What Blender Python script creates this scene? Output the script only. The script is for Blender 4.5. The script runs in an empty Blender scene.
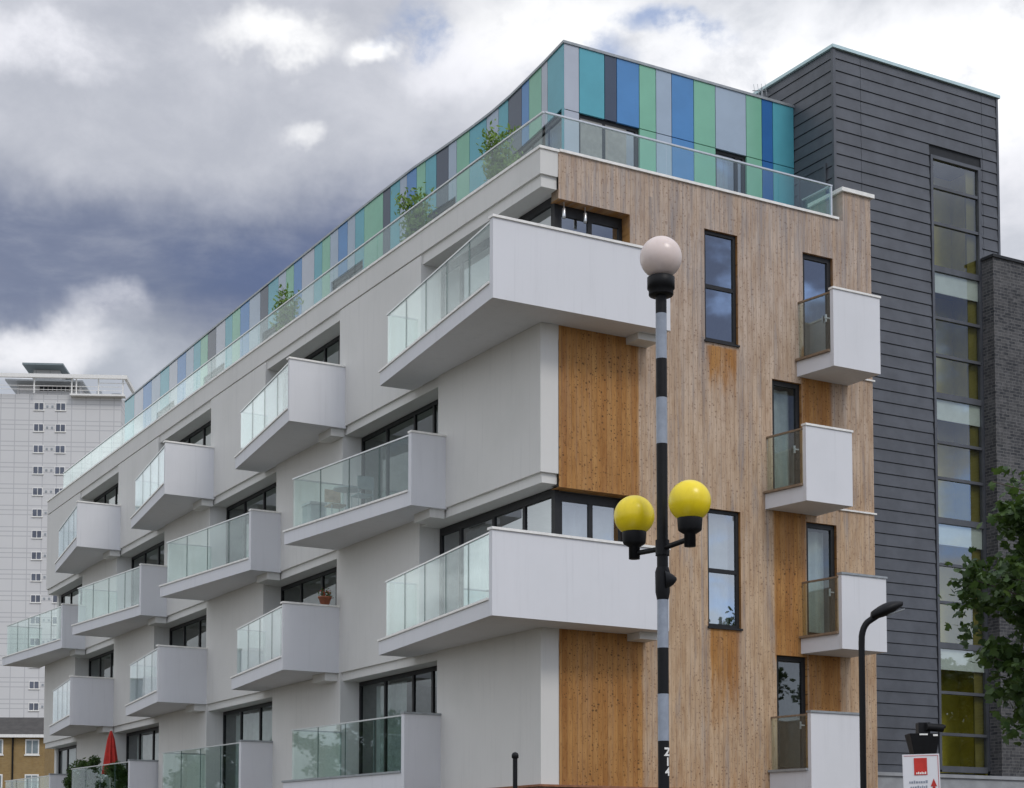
import bpy, bmesh, math, random
from mathutils import Vector, Matrix, noise as mnoise
random.seed(7)
S = bpy.context.scene
col = S.collection
R_ = math.radians

# ------------------------------------------------------------------ node helpers
def new_mat(name):
    m = bpy.data.materials.new(name); m.use_nodes = True
    nt = m.node_tree; nt.nodes.clear()
    return m, nt
class NG:
    def __init__(s, nt): s.nt = nt
    def n(s, t, **kw):
        nd = s.nt.nodes.new(t)
        for k, v in kw.items(): setattr(nd, k, v)
        return nd
    def put(s, sock, v):
        if hasattr(v, 'is_linked') or isinstance(v, bpy.types.NodeSocket): s.nt.links.new(v, sock)
        elif isinstance(v, (tuple, list)) and len(v) == 3 and sock.type == 'RGBA': sock.default_value = (*v, 1)
        else: sock.default_value = v
    def m(s, op, a, b=None, c=None, clamp=False):
        nd = s.n('ShaderNodeMath', operation=op, use_clamp=clamp)
        s.put(nd.inputs[0], a)
        if b is not None: s.put(nd.inputs[1], b)
        if c is not None: s.put(nd.inputs[2], c)
        return nd.outputs[0]
    def mix(s, f, a, b, blend='MIX'):
        nd = s.n('ShaderNodeMix', data_type='RGBA', blend_type=blend)
        s.put(nd.inputs[0], f); s.put(nd.inputs[6], a); s.put(nd.inputs[7], b)
        return nd.outputs[2]
    def sstep(s, v, a, b, lo=0., hi=1.):
        nd = s.n('ShaderNodeMapRange', interpolation_type='SMOOTHSTEP')
        s.put(nd.inputs[0], v); nd.inputs[1].default_value = a; nd.inputs[2].default_value = b
        nd.inputs[3].default_value = lo; nd.inputs[4].default_value = hi
        return nd.outputs[0]
    def mapping(s, vec, scale=(1, 1, 1), loc=(0, 0, 0), rot=(0, 0, 0)):
        nd = s.n('ShaderNodeMapping'); s.put(nd.inputs[0], vec)
        nd.inputs[1].default_value = loc; nd.inputs[2].default_value = rot; nd.inputs[3].default_value = scale
        return nd.outputs[0]
    def noise(s, vec, scale, detail=3, rough=.5, dist=0., out=0):
        nd = s.n('ShaderNodeTexNoise'); s.put(nd.inputs['Vector'], vec)
        nd.inputs['Scale'].default_value = scale; nd.inputs['Detail'].default_value = detail
        nd.inputs['Roughness'].default_value = rough; nd.inputs['Distortion'].default_value = dist
        return nd.outputs[out]
    def ramp(s, f, stops):
        nd = s.n('ShaderNodeValToRGB'); s.put(nd.inputs[0], f)
        cr = nd.color_ramp
        while len(cr.elements) < len(stops): cr.elements.new(.5)
        for e, (p, c) in zip(cr.elements, stops):
            e.position = p; e.color = (*c, 1) if len(c) == 3 else c
        return nd.outputs[0]
    def obj(s): return s.n('ShaderNodeTexCoord').outputs['Object']
    def sep(s, v):
        nd = s.n('ShaderNodeSeparateXYZ'); s.put(nd.inputs[0], v); return nd.outputs
    def bump(s, h, strength=.3, dist=.01):
        nd = s.n('ShaderNodeBump'); s.put(nd.inputs['Height'], h)
        nd.inputs['Strength'].default_value = strength; nd.inputs['Distance'].default_value = dist
        return nd.outputs[0]
    def bsdf(s, color, rough=.6, metal=0., normal=None, spec=.5):
        nd = s.n('ShaderNodeBsdfPrincipled')
        s.put(nd.inputs['Base Color'], color); s.put(nd.inputs['Roughness'], rough)
        nd.inputs['Metallic'].default_value = metal; nd.inputs['Specular IOR Level'].default_value = spec
        if normal is not None: s.put(nd.inputs['Normal'], normal)
        return nd.outputs[0]
    def out(s, sh):
        o = s.n('ShaderNodeOutputMaterial'); s.nt.links.new(sh, o.inputs[0])

def simple(name, color, rough=.6, metal=0., vary=.12, scale=6., bump=0., spec=.5):
    m, nt = new_mat(name); g = NG(nt)
    v = g.noise(g.obj(), scale, 5, .6)
    c = g.mix(g.m('MULTIPLY', g.sstep(v, .3, .7), 1.), tuple(x*(1-vary) for x in color), tuple(min(1, x*(1+vary)) for x in color))
    nrm = g.bump(g.noise(g.obj(), scale*8, 3, .6), bump, .01) if bump else None
    g.out(g.bsdf(c, rough, metal, nrm, spec)); return m

def render_mat(name, color, dirt=.5):
    """painted render with faint rain streaks, blotches and a fine grain"""
    m, nt = new_mat(name); g = NG(nt); o = g.obj()
    streak = g.noise(g.mapping(o, (2.6, 2.6, .22)), 1.6, 5, .65)
    blot = g.noise(o, .55, 4, .6)
    c = g.mix(g.sstep(streak, .52, .78, 0, .16*dirt*2), color, tuple(x*.72 for x in color))
    fine = g.noise(g.mapping(o, (11, 11, .45)), 1., 4, .6)
    c = g.mix(g.sstep(fine, .56, .75, 0, .12*dirt*2), c, tuple(x*.66 for x in color))
    c = g.mix(g.sstep(blot, .4, .75, 0, .22*dirt*2), c, (color[0]*.84, color[1]*.85, color[2]*.84))
    nrm = g.bump(g.noise(o, 60, 3, .7), .15, .006)
    g.out(g.bsdf(c, .82, 0, nrm, .3)); return m

def glass_mat(name, tint, r0=.05, gain=1.0, pane_body=0.0, body=(.5, .6, .58)):
    """architectural sheet glass: tinted see-through plus an angle-dependent mirror"""
    m, nt = new_mat(name); g = NG(nt)
    geo = g.n('ShaderNodeNewGeometry')
    d = g.n('ShaderNodeVectorMath', operation='DOT_PRODUCT')
    nt.links.new(geo.outputs['Incoming'], d.inputs[0]); nt.links.new(geo.outputs['Normal'], d.inputs[1])
    k = g.m('SUBTRACT', 1., g.m('ABSOLUTE', d.outputs['Value']), clamp=True)
    f = g.m('ADD', r0, g.m('MULTIPLY', g.m('POWER', k, 5.), (1-r0)*gain), clamp=True)
    tr = g.n('ShaderNodeBsdfTransparent'); tr.inputs[0].default_value = (*tint, 1)
    base = tr.outputs[0]
    if pane_body:
        df = g.n('ShaderNodeBsdfDiffuse'); df.inputs[0].default_value = (*body, 1)
        mx = g.n('ShaderNodeMixShader'); mx.inputs[0].default_value = pane_body
        nt.links.new(base, mx.inputs[1]); nt.links.new(df.outputs[0], mx.inputs[2]); base = mx.outputs[0]
    gl = g.n('ShaderNodeBsdfGlossy'); gl.inputs['Roughness'].default_value = .015
    gl.inputs[0].default_value = (.93, .97, 1., 1)
    nz = g.bump(g.noise(g.obj(), .9, 1, .4), .012, .02); nt.links.new(nz, gl.inputs['Normal'])
    mx = g.n('ShaderNodeMixShader'); nt.links.new(f, mx.inputs[0]); nt.links.new(base, mx.inputs[1]); nt.links.new(gl.outputs[0], mx.inputs[2])
    g.out(mx.outputs[0]); return m

def timber_mat():
    m, nt = new_mat('softwood boarding'); g = NG(nt); o = g.obj(); x, y, z = g.sep(o)
    bw = .118
    q = g.m('DIVIDE', x, bw); bid = g.m('FLOOR', q); fr = g.m('FRACT', q)
    wn = g.n('ShaderNodeTexWhiteNoise', noise_dimensions='1D'); nt.links.new(bid, wn.inputs['W']); rnd = wn.outputs[0]
    at = g.n('ShaderNodeAttribute', attribute_name='fresh'); fresh = at.outputs['Fac']
    shift = g.n('ShaderNodeCombineXYZ'); nt.links.new(g.m('MULTIPLY', rnd, 9.), shift.inputs[2]); nt.links.new(bid, shift.inputs[1])
    va = g.n('ShaderNodeVectorMath', operation='ADD'); nt.links.new(o, va.inputs[0]); nt.links.new(shift.outputs[0], va.inputs[1]); p = va.outputs[0]
    grain = g.noise(g.mapping(p, (55, 1, 1.6)), 1., 5, .6, .6)
    broad = g.noise(g.mapping(p, (6, 1, .35)), 1., 4, .6)
    old = g.ramp(rnd, [(0, (.56, .395, .25)), (.35, (.60, .435, .285)), (.7, (.625, .465, .315)), (1, (.58, .42, .28))])
    new = g.ramp(rnd, [(0, (.40, .19, .058)), (.4, (.46, .23, .072)), (.75, (.50, .27, .095)), (1, (.42, .205, .062))])
    old = g.mix(g.m('MULTIPLY', g.sstep(g.m('ADD', z, g.m('MULTIPLY', g.noise(g.mapping(o, (1.2, 1, .4)), 1., 3, .5), 5.)), 9., 17.), .75), old, g.ramp(rnd, [(0, (.50, .40, .325)), (.5, (.575, .475, .40)), (1, (.53, .43, .36))]))
    # ragged edge of the weathering
    wob = g.m('ADD', fresh, g.m('MULTIPLY', g.m('SUBTRACT', g.noise(g.mapping(o, (7, 1, 1.2)), 1., 4, .65), .5), .75))
    c = g.mix(g.sstep(wob, .3, .75), old, new)
    tick = g.noise(g.mapping(p, (30, 1, 5)), 1., 3, .55)
    c = g.mix(g.sstep(tick, .56, .70, 0, .62), c, g.mix(1., c, (.50, .40, .34), 'MULTIPLY'))
    mott = g.noise(g.mapping(o, (4.5, 1, 1.1)), 1., 5, .6)
    c = g.mix(g.sstep(mott, .36, .66, 0, .8), c, g.mix(1., c, (.76, .69, .62), 'MULTIPLY'))
    c = g.mix(g.sstep(grain, .42, .7, 0, .38), c, g.mix(1., c, (.62, .5, .4), 'MULTIPLY'))
    c = g.mix(g.sstep(broad, .45, .72, 0, .32), c, g.mix(1., c, (.74, .70, .70), 'MULTIPLY'))
    # grey rain stains, taller than wide, strongest on the weathered boards and high up
    st = g.noise(g.mapping(o, (4.2, 1, .26)), 1., 7, .7, .5)
    stain = g.m('MULTIPLY', g.sstep(st, .47, .70), g.m('SUBTRACT', 1., g.m('MULTIPLY', fresh, .8), clamp=True))
    c = g.mix(g.m('MULTIPLY', stain, .8), c, (.27, .245, .24))
    top = g.m('MULTIPLY', g.sstep(z, 12.2, 15.6), g.sstep(g.noise(g.mapping(o, (9, 1, .42)), 1., 6, .72), .44, .64))
    c = g.mix(g.m('MULTIPLY', top, .68), c, (.30, .27, .26))
    # knots, one lattice, thinned at random
    def knots(sx, sz, r, thin, off):
        vo = g.n('ShaderNodeTexVoronoi', voronoi_dimensions='2D', feature='F1')
        cb = g.n('ShaderNodeCombineXYZ'); nt.links.new(g.m('MULTIPLY', x, sx), cb.inputs[0]); nt.links.new(g.m('ADD', g.m('MULTIPLY', z, sz), off), cb.inputs[1])
        nt.links.new(cb.outputs[0], vo.inputs['Vector']); vo.inputs['Scale'].default_value = 1.; vo.inputs['Randomness'].default_value = 1.
        sp = g.sep(vo.outputs['Color'])
        keep = g.m('GREATER_THAN', sp[0], thin)
        rad = g.m('MULTIPLY', g.m('ADD', sp[1], .35), r)
        dd = g.m('ADD', vo.outputs['Distance'], g.m('MULTIPLY', g.m('SUBTRACT', g.noise(o, 26, 3, .6), .5), .30))
        return g.m('MULTIPLY', keep, g.m('SUBTRACT', 1., g.m('DIVIDE', dd, rad), clamp=True))
    k1 = knots(6.6, 8.0, .145, .30, 0); k2 = knots(11.5, 13.5, .15, .40, 3.3)
    clump = g.sstep(g.noise(o, 1.1, 3, .6), .34, .6, .25, 1.)
    kk = g.m('MULTIPLY', g.m('MULTIPLY', g.m('MINIMUM', g.m('MULTIPLY', g.m('MAXIMUM', k1, k2), 2.6), .85), clump), g.m('ADD', .66, g.m('MULTIPLY', fresh, .32)))
    c = g.mix(kk, c, g.mix(fresh, (.15, .082, .052), (.075, .036, .016)))
    # brown heartwood blotches on the sheltered boards
    hb = g.noise(g.mapping(p, (11, 1, 2.2)), 1., 5, .65, 1.2)
    c = g.mix(g.m('MULTIPLY', g.sstep(hb, .55, .72, 0, .6), fresh), c, (.22, .092, .022))
    # dark run-off lines from the corners of the two windows
    def run(xc, ztop, ln):
        wx = g.m('ADD', g.m('ABSOLUTE', g.m('SUBTRACT', x, xc)), g.m('MULTIPLY', g.noise(g.mapping(o, (6, 1, 3)), 1., 3, .6), .07))
        return g.m('MULTIPLY', g.sstep(wx, .03, .11, 1, 0), g.m('MULTIPLY', g.sstep(z, ztop-ln, ztop-.3), g.m('LESS_THAN', z, ztop)))
    rr = g.m('MAXIMUM', run(3.93, 12.5, 3.6), g.m('MAXIMUM', run(3.96, 6.5, 2.2), run(2.62, 15.2, 3.0)))
    c = g.mix(g.m('MULTIPLY', rr, g.sstep(g.noise(g.mapping(o, (20, 1, 2)), 1., 3, .6), .35, .6, .15, .6)), c, (.17, .165, .175))
    # joints
    e = g.m('MINIMUM', fr, g.m('SUBTRACT', 1., fr))
    j = g.sstep(e, .015, .075, 1, 0)
    c = g.mix(g.m('MULTIPLY', j, g.m('ADD', .14, g.m('MULTIPLY', rnd, .3))), c, (.15, .105, .075))
    h = g.m('ADD', g.m('MULTIPLY', j, -1.), g.m('MULTIPLY', grain, .18))
    g.out(g.bsdf(c, .78, 0, g.bump(h, .55, .012), .25)); return m

def brick_mat(name, c1, c2, mortar, scale=1., axis='xz', bump=.4):
    m, nt = new_mat(name); g = NG(nt); o = g.obj(); x, y, z = g.sep(o)
    cb = g.n('ShaderNodeCombineXYZ'); nt.links.new(g.m('ADD', x, y), cb.inputs[0]); nt.links.new(z, cb.inputs[1])
    b = g.n('ShaderNodeTexBrick'); nt.links.new(cb.outputs[0], b.inputs['Vector'])
    for k, v in (('Color1', c1), ('Color2', c2), ('Mortar', mortar)): b.inputs[k].default_value = (*v, 1)
    b.inputs['Scale'].default_value = scale; b.inputs['Mortar Size'].default_value = .008
    b.inputs['Brick Width'].default_value = .225; b.inputs['Row Height'].default_value = .075; b.inputs['Bias'].default_value = -.1
    v = g.noise(o, 1.3, 5, .65)
    c = g.mix(g.sstep(v, .35, .7, 0, .4), b.outputs['Color'], tuple(k*.6 for k in c1))
    v2 = g.noise(o, 9, 3, .6)
    c = g.mix(g.sstep(v2, .45, .7, 0, .45), c, tuple(k*1.45 for k in c2))
    g.out(g.bsdf(c, .85, 0, g.bump(b.outputs['Fac'], bump, .01), .25)); return m

M = {}
M['white'] = render_mat('white render', (.69, .675, .64), .85)
M['panel'] = render_mat('white balcony panel', (.72, .72, .735), .7)
M['trim'] = simple('pale metal trim', (.84, .82, .77), .4, 0, .08, 9)
M['greytrim'] = simple('grey metal trim', (.32, .34, .35), .4, .2, .12, 9)
M['steel'] = simple('brushed steel', (.62, .63, .63), .32, .8, .08, 12)
M['timber'] = timber_mat()
M['woodtrim'] = simple('brown sill trim', (.24, .17, .11), .6, 0, .2, 12)
M['frame'] = simple('anthracite window frame', (.019, .019, .02), .45, 0, .15, 12, 0, .3)
M['glass'] = glass_mat('balustrade glass', (.905, .96, .94), .07, 1., 0)
M['glassedge'] = simple('green glass edge', (.07, .13, .115), .3)
M['pane'] = glass_mat('window glass', (.60, .66, .63), .12, 1.)
M['pane_sky'] = glass_mat('coated window glass', (.5, .55, .56), .40, 1.)
M['pane_stair'] = glass_mat('stair window glass', (.80, .82, .76), .20, 1.)
M['zinc'] = simple('dark zinc boarding', (.090, .095, .106), .45, .15, .14, 2.2, .05)
M['zincdark'] = simple('dark gap', (.02, .022, .026), .8)
M['capmetal'] = simple('pale roof edge', (.52, .66, .66), .35, .3, .06)
M['room'] = simple('room wall', (.30, .29, .27), .9)
M['curtain'] = simple('pale curtain cloth', (.72, .73, .74), .9, 0, .1, 4)
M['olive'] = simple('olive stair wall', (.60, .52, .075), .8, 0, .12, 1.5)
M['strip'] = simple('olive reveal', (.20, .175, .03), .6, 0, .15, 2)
M['stair_dark'] = simple('stair flight', (.16, .16, .15), .8)
M['frost'] = simple('frosted white spandrel', (.66, .72, .72), .25, 0, .06, 3)
M['black'] = simple('black paint', (.007, .007, .008), .5, 0, .2, 20, 0, .22)
M['greyband'] = simple('pale grey band', (.27, .30, .35), .34, 0, .1, 14)
M['brick'] = brick_mat('red brown brick', (.17, .075, .045), (.13, .055, .035), (.22, .19, .16))
M['darkbrick'] = brick_mat('charcoal brick', (.045, .047, .052), (.115, .112, .112), (.16, .155, .15))
M['yellowbrick'] = brick_mat('yellow stock brick', (.34, .225, .085), (.27, .165, .06), (.34, .29, .2))
M['coping'] = simple('terracotta coping', (.26, .11, .055), .7, 0, .2, 8)
M['rooftile'] = simple('dark brown roof tile', (.055, .05, .045), .8, 0, .2, 2)
M['concrete'] = simple('pale concrete', (.33, .34, .35), .85, 0, .12, 3, .2)
M['soil'] = simple('soil', (.05, .035, .025), .95)
M['terracotta'] = simple('terracotta', (.30, .10, .05), .75, 0, .15, 9)
M['pot'] = simple('grey planter', (.16, .17, .18), .6)
M['red'] = simple('red cloth', (.52, .035, .025), .85, 0, .18, 6)
M['towerpane'] = simple('far window pane', (.11, .12, .15), .2, 0, .3, .5)
M['darkroom'] = simple('dim room', (.07, .075, .075), .9)
M['storage'] = simple('grey plastic', (.20, .24, .25), .5)
M['wood'] = simple('slatted hardwood', (.33, .25, .17), .6, 0, .2, 9)
PC = {'t': (.10, .37, .44), 'g': (.21, .47, .33), 'b': (.08, .24, .50), 'a': (.36, .44, .53), 'l': (.44, .47, .53), 'd': (.055, .075, .115), 'k': (.035, .14, .37)}
PN = {'t': 'teal', 'g': 'green', 'b': 'blue', 'a': 'blue grey', 'l': 'light grey', 'd': 'slate', 'k': 'deep blue'}
for k, c in PC.items(): M['p_'+k] = simple(PN[k]+' cladding panel', c, .17, 0, .05, 1.2)

def leaf_mat(name, c1, c2, sss=.35):
    m, nt = new_mat(name); g = NG(nt)
    oi = g.n('ShaderNodeNewGeometry')
    c = g.mix(oi.outputs['Random Per Island'], c1, c2)
    p = g.bsdf(c, .5, 0, None, .4)
    t = g.n('ShaderNodeBsdfTranslucent'); nt.links.new(g.mix(.5, c, (.10, .16, .02)), t.inputs[0])
    mx = g.n('ShaderNodeMixShader'); mx.inputs[0].default_value = sss
    nt.links.new(p, mx.inputs[1]); nt.links.new(t.outputs[0], mx.inputs[2]); g.out(mx.outputs[0]); return m
M['leaf'] = leaf_mat('maple leaf', (.028, .062, .018), (.085, .14, .038))
M['plant'] = leaf_mat('terrace leaf', (.12, .22, .04), (.24, .36, .08))
M['shrub'] = leaf_mat('shrub leaf', (.035, .075, .022), (.08, .14, .035))
M['bark'] = simple('bark', (.07, .055, .045), .9, 0, .3, 7, .5)

def globe_mat(name, c):
    m, nt = new_mat(name); g = NG(nt); o = g.obj()
    d = g.sstep(g.noise(g.mapping(o, (9, 9, 4)), 1., 5, .65), .45, .75, 0, .28)
    cc = g.mix(d, c, tuple(k*.66 for k in c))
    nd = g.n('ShaderNodeBsdfPrincipled'); nt.links.new(cc, nd.inputs['Base Color'])
    nd.inputs['Roughness'].default_value = .3; nd.inputs['Subsurface Weight'].default_value = .25; nd.inputs['Subsurface Radius'].default_value = (.05, .05, .04)
    nd.inputs['Subsurface Scale'].default_value = 1.
    g.out(nd.outputs[0]); return m
M['whiteglobe'] = globe_mat('opal globe', (.72, .60, .545))
M['yellowglobe'] = globe_mat('amber yellow globe', (.86, .66, .012))

def tower_mat():
    m, nt = new_mat('white tower cladding'); g = NG(nt); x, y, z = g.sep(g.obj())
    fx = g.m('FRACT', g.m('DIVIDE', x, 1.85)); fz = g.m('FRACT', g.m('DIVIDE', g.m('ADD', z, .5), 2.86))
    def line(f, p, w): return g.m('LESS_THAN', g.m('ABSOLUTE', g.m('SUBTRACT', f, p)), w)
    l = g.m('MAXIMUM', line(fx, .5, .03), g.m('MAXIMUM', line(fz, .12, .022), g.m('MAXIMUM', line(fz, .33, .022), line(fz, .9, .022))))
    n = g.noise(g.obj(), .25, 4, .6)
    c = g.mix(g.sstep(n, .35, .7, 0, .3), (.66, .65, .635), (.60, .59, .58))
    c = g.mix(g.m('MULTIPLY', l, .38), c, (.24, .24, .26))
    g.out(g.bsdf(c, .7)); return m
M['towerwall'] = tower_mat()

# ------------------------------------------------------------------ mesh helpers
class MB:
    def __init__(s): s.v = []; s.f = []; s.mi = []; s.sm = []
    def add(s, vs, fs, mi=0, smooth=False):
        b = len(s.v); s.v += [tuple(p) for p in vs]
        for f in fs: s.f.append([b+i for i in f]); s.mi.append(mi); s.sm.append(smooth)
    def box(s, x0, x1, y0, y1, z0, z1, mi=0, seg=1, fn=None):
        """box swept along y in seg pieces; fn maps (u, w, z) to a point"""
        vs = []
        for i in range(seg+1):
            y = y0+(y1-y0)*i/seg
            vs += [(x0, y, z0), (x1, y, z0), (x1, y, z1), (x0, y, z1)]
        fs = [(0, 1, 2, 3), tuple(seg*4+k for k in (3, 2, 1, 0))]
        for i in range(seg):
            a = i*4
            for k in range(4): fs.append((a+k, a+4+k, a+4+(k+1) % 4, a+(k+1) % 4))
        if fn: vs = [fn(*p) for p in vs]
        s.add(vs, fs, mi)
    def prism(s, poly, z0, z1, mi=0):
        n = len(poly)
        vs = [(p[0], p[1], z0) for p in poly]+[(p[0], p[1], z1) for p in poly]
        fs = [tuple(range(n))[::-1], tuple(range(n, 2*n))]+[(i, (i+1) % n, n+(i+1) % n, n+i) for i in range(n)]
        s.add(vs, fs, mi)
    def bar(s, a, b, w, z0, z1, mi=0, side=0.):
        """upright wall of width w between plan points a and b (side shifts it sideways, to the left of a->b)"""
        a = Vector(a[:2]); b = Vector(b[:2]); d = (b-a).normalized(); n = Vector((-d.y, d.x))
        o1 = n*(side-w/2); o2 = n*(side+w/2)
        s.prism([a+o1, b+o1, b+o2, a+o2], z0, z1, mi)
    def tube(s, pts, rad, n=10, mi=0, cap=True, smooth=True):
        pts = [Vector(p) for p in pts]
        rads = rad if isinstance(rad, (list, tuple)) else [rad]*len(pts)
        rings = []; prev = None
        for i, p in enumerate(pts):
            t = (pts[min(i+1, len(pts)-1)]-pts[max(i-1, 0)]).normalized()
            u = Vector((0, 0, 1)).cross(t) if prev is None else prev-t*prev.dot(t)
            if u.length < 1e-4: u = Vector((1, 0, 0))
            u.normalize(); w = t.cross(u); prev = u
            rings.append([p+(u*math.cos(2*math.pi*k/n)+w*math.sin(2*math.pi*k/n))*rads[i] for k in range(n)])
        vs = [q for r in rings for q in r]; fs = []
        for i in range(len(rings)-1):
            for k in range(n): fs.append((i*n+k, i*n+(k+1) % n, (i+1)*n+(k+1) % n, (i+1)*n+k))
        s.add(vs, fs, mi, smooth)
        if cap: s.add(rings[0], [tuple(range(n))[::-1]], mi); s.add(rings[-1], [tuple(range(n))], mi)
    def lathe(s, prof, c=(0, 0, 0), n=24, mi=0, smooth=True):
        vs = []; fs = []
        for r, z in prof:
            for k in range(n): vs.append((c[0]+r*math.cos(2*math.pi*k/n), c[1]+r*math.sin(2*math.pi*k/n), c[2]+z))
        for i in range(len(prof)-1):
            for k in range(n): fs.append((i*n+k, i*n+(k+1) % n, (i+1)*n+(k+1) % n, (i+1)*n+k))
        s.add(vs, fs, mi, smooth)
    def build(s, name, mats, parent=None, bend=False, loc=None, recalc=True):
        me = bpy.data.meshes.new(name)
        vs = [(bend_r(p[0], p[1]), p[1], p[2]) for p in s.v] if bend else s.v
        me.from_pydata(vs, [], s.f)
        for m in (mats if isinstance(mats, (list, tuple)) else [mats]): me.materials.append(M[m])
        for p, mi, sm in zip(me.polygons, s.mi, s.sm): p.material_index = mi; p.use_smooth = sm
        if recalc:
            bm = bmesh.new(); bm.from_mesh(me); bmesh.ops.recalc_face_normals(bm, faces=bm.faces); bm.to_mesh(me); bm.free()
        me.update()
        o = bpy.data.objects.new(name, me); col.objects.link(o)
        if parent: o.parent = parent
        if loc: o.location = loc
        return o
K_BEND = 2.6e-4
def bend_r(r, l): return r+K_BEND*max(0, l-3)**2

def tag(o, label=None, cat=None, group=None, kind=None):
    if label: o['label'] = label
    if cat: o['category'] = cat
    if group: o['group'] = group
    if kind: o['kind'] = kind
    return o
def empty(name, loc=(0, 0, 0), rz=0.):
    o = bpy.data.objects.new(name, None); col.objects.link(o); o.empty_display_size = .3
    o.location = loc; o.rotation_euler = (0, 0, rz); return o

# ------------------------------------------------------------------ camera
EYE = Vector((0, 0, 1.6)); FPX = 1721.; PITCH = R_(3.6)
cam = bpy.data.cameras.new('Camera'); co = bpy.data.objects.new('Camera', cam); col.objects.link(co)
co.location = EYE; co.rotation_euler = (R_(90)+PITCH, 0, 0)
cam.sensor_width = 36; cam.lens = FPX/1024*36; cam.shift_y = .35422; cam.clip_end = 6000; cam.clip_start = .1
S.camera = co

# ------------------------------------------------------------------ the apartment block
TH = R_(30.2)
CORNER = Vector((.555, 33, 0))
def W(r, l, z=0, bend=True):
    """plan position (r along the timber front, l along the white front) to world"""
    if bend: r = bend_r(r, l); z -= .00085*max(0, l-3)*max(0, z-8)
    return Vector((CORNER.x+r*math.cos(TH)-l*math.sin(TH), CORNER.y+r*math.sin(TH)+l*math.cos(TH), z))
blk = empty('apartment_block', CORNER, TH)
tag(blk, 'white rendered apartment block with striped rooftop storey, glass balconies and knotty timber end wall', 'apartment building')
FZ = [3.15, 6.2, 9.23, 12.18, 15.12]     # underside line of each storey's wall
LEND = 36.9
def seg(l0, l1): return max(1, int((l1-l0)/1.5))

# walls of the white front: a chequerboard of solid bays
wall_bays = [(0, [(0, 4.3), (9.3, 13.6), (18.6, 22.9), (27.9, 32.2)]),
             (1, [(5.15, 9.55), (14.3, 18.7), (23.5, 27.8), (32.6, LEND)]),
             (2, [(0, 4.28), (9.25, 13.45), (18.5, 22.6), (27.6, 31.8)]),
             (3, [(5.12, 9.45), (14.28, 18.5), (23.3, 27.55), (32.3, LEND)])]
w = MB()
for fl, bays in wall_bays:
    for a, b in bays: w.box(0, .41 if a == 0 else .5, a, b, FZ[fl], FZ[fl+1]-.004, 0, seg(a, b))
# end wall and the last pier of the lower storeys
w.box(.42, 9, LEND-.3, LEND, FZ[0], FZ[4])
w.box(.8, .999, .6, 4.2, FZ[0], FZ[1]); w.box(.8, .999, .6, 4.2, FZ[2], FZ[3])
w.build('white_wall', 'white', blk, bend=True)
s = MB()
for z in FZ[1:4]:
    s.box(.06, 8.4, .30, LEND-.02, z-.2, z+.12, 0, seg(0, LEND)); s.box(.06, .409, .06, .298, z-.2, z+.12)
s.box(.05, .409, .05, LEND-.02, FZ[4]-.2, FZ[4]+.05, 0, seg(0, LEND)); s.box(.41, 8.4, .29, LEND-.02, FZ[4]-.2, FZ[4]+.18, 0, seg(0, LEND))
s.build('floor_slab', 'white', blk, bend=True)
s = MB(); s.box(0, .409, 0, LEND, 15.16, 15.66, 0, seg(0, LEND)); s.build('roof_fascia', 'white', blk, bend=True)
s = MB(); s.box(-.03, .43, -.03, LEND+.02, 15.662, 15.715, 0, seg(0, LEND)); s.box(.432, 7.6, -.05, .3, 15.672, 15.725); s.build('roof_coping', 'trim', blk, bend=True)
s = MB(); s.box(.43, 8.42, .05, LEND-.4, 15.305, 15.34, 0, seg(0, LEND)); s.build('terrace_deck', 'concrete', blk, bend=True)
s = MB(); s.box(-.05, 8.6, -.06, LEND, 0, 3.10, 0, seg(0, LEND)); s.box(-.09, 8.64, -.10, LEND, 3.102, 3.145, 1, seg(0, LEND))
s.build('brick_plinth', ['brick', 'coping'], blk, bend=True)

# ---- timber front: a fine sheet with openings, reveals and a weathering attribute
holes = [(.41, 2.11, FZ[3], 14.73, .27), (.41, 2.11, FZ[1], 8.97, .27),
         (3.97, 4.83, 12.45, 14.80, .07), (4.0, 4.85, 6.48, 8.93, .07),
         (6.59, 7.43, 12.45, 14.78, .08), (5.72, 6.52, 9.45, 11.88, .08), (6.61, 7.45, 6.45, 8.91, .08), (5.77, 6.60, 3.55, 6.0, .08)]
def gate(v, a, b, s): 
    t = min(max((v-a)/s, 0), 1)*min(max((b-v)/s, 0), 1); return t
fresh_patches = [(.3, 2.35, 8.8, 12.3, .10, 1.0), (.3, 2.42, 3.0, 6.3, .10, 1.0),       # under the corner balconies
                 (6.5, 7.42, 10.6, 12.25, .12, .95), (5.70, 6.66, 5.9, 9.3, .14, .98), (6.6, 7.6, 4.6, 6.2, .12, .85)]
def fresh_at(r, z):
    f = 0
    for a, b, c, d, sft, k in fresh_patches:
        f = max(f, k*gate(r, a-.05, b, sft)*gate(z, c-.2, d+.6, .25))
    for a, b, top, ln in ((3.98, 4.82, 12.45, 1.5), (4.02, 4.84, 6.48, 2.9)):            # below the windows
        if z < top: f = max(f, gate(r, a-.05, b+.05, .12)*max(0, 1-(top-z)/ln)**.6*.85)
    f = max(f, .44*max(0, 1-(z-3)/4.2))
    return f
def lines(a, b, extra, step):
    xs = sorted({round(e, 4) for e in extra if a <= e <= b}|{a, b}); out = []
    for p, q in zip(xs, xs[1:]):
        n = max(1, int((q-p)/step+.5)); out += [p+(q-p)*i/n for i in range(n)]
    return out+[xs[-1]]
TZ0, TZ1, TR1, PIL = 3.15, 15.67, 8.53, 7.74
xs = lines(.41, TR1, [h[0] for h in holes]+[h[1] for h in holes]+[PIL], .09)
zs = lines(TZ0, 16.33, [h[2] for h in holes]+[h[3] for h in holes]+[TZ1], .11)
tv = []; tf = []; fr = []; idx = {}
TY = -.012
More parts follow.
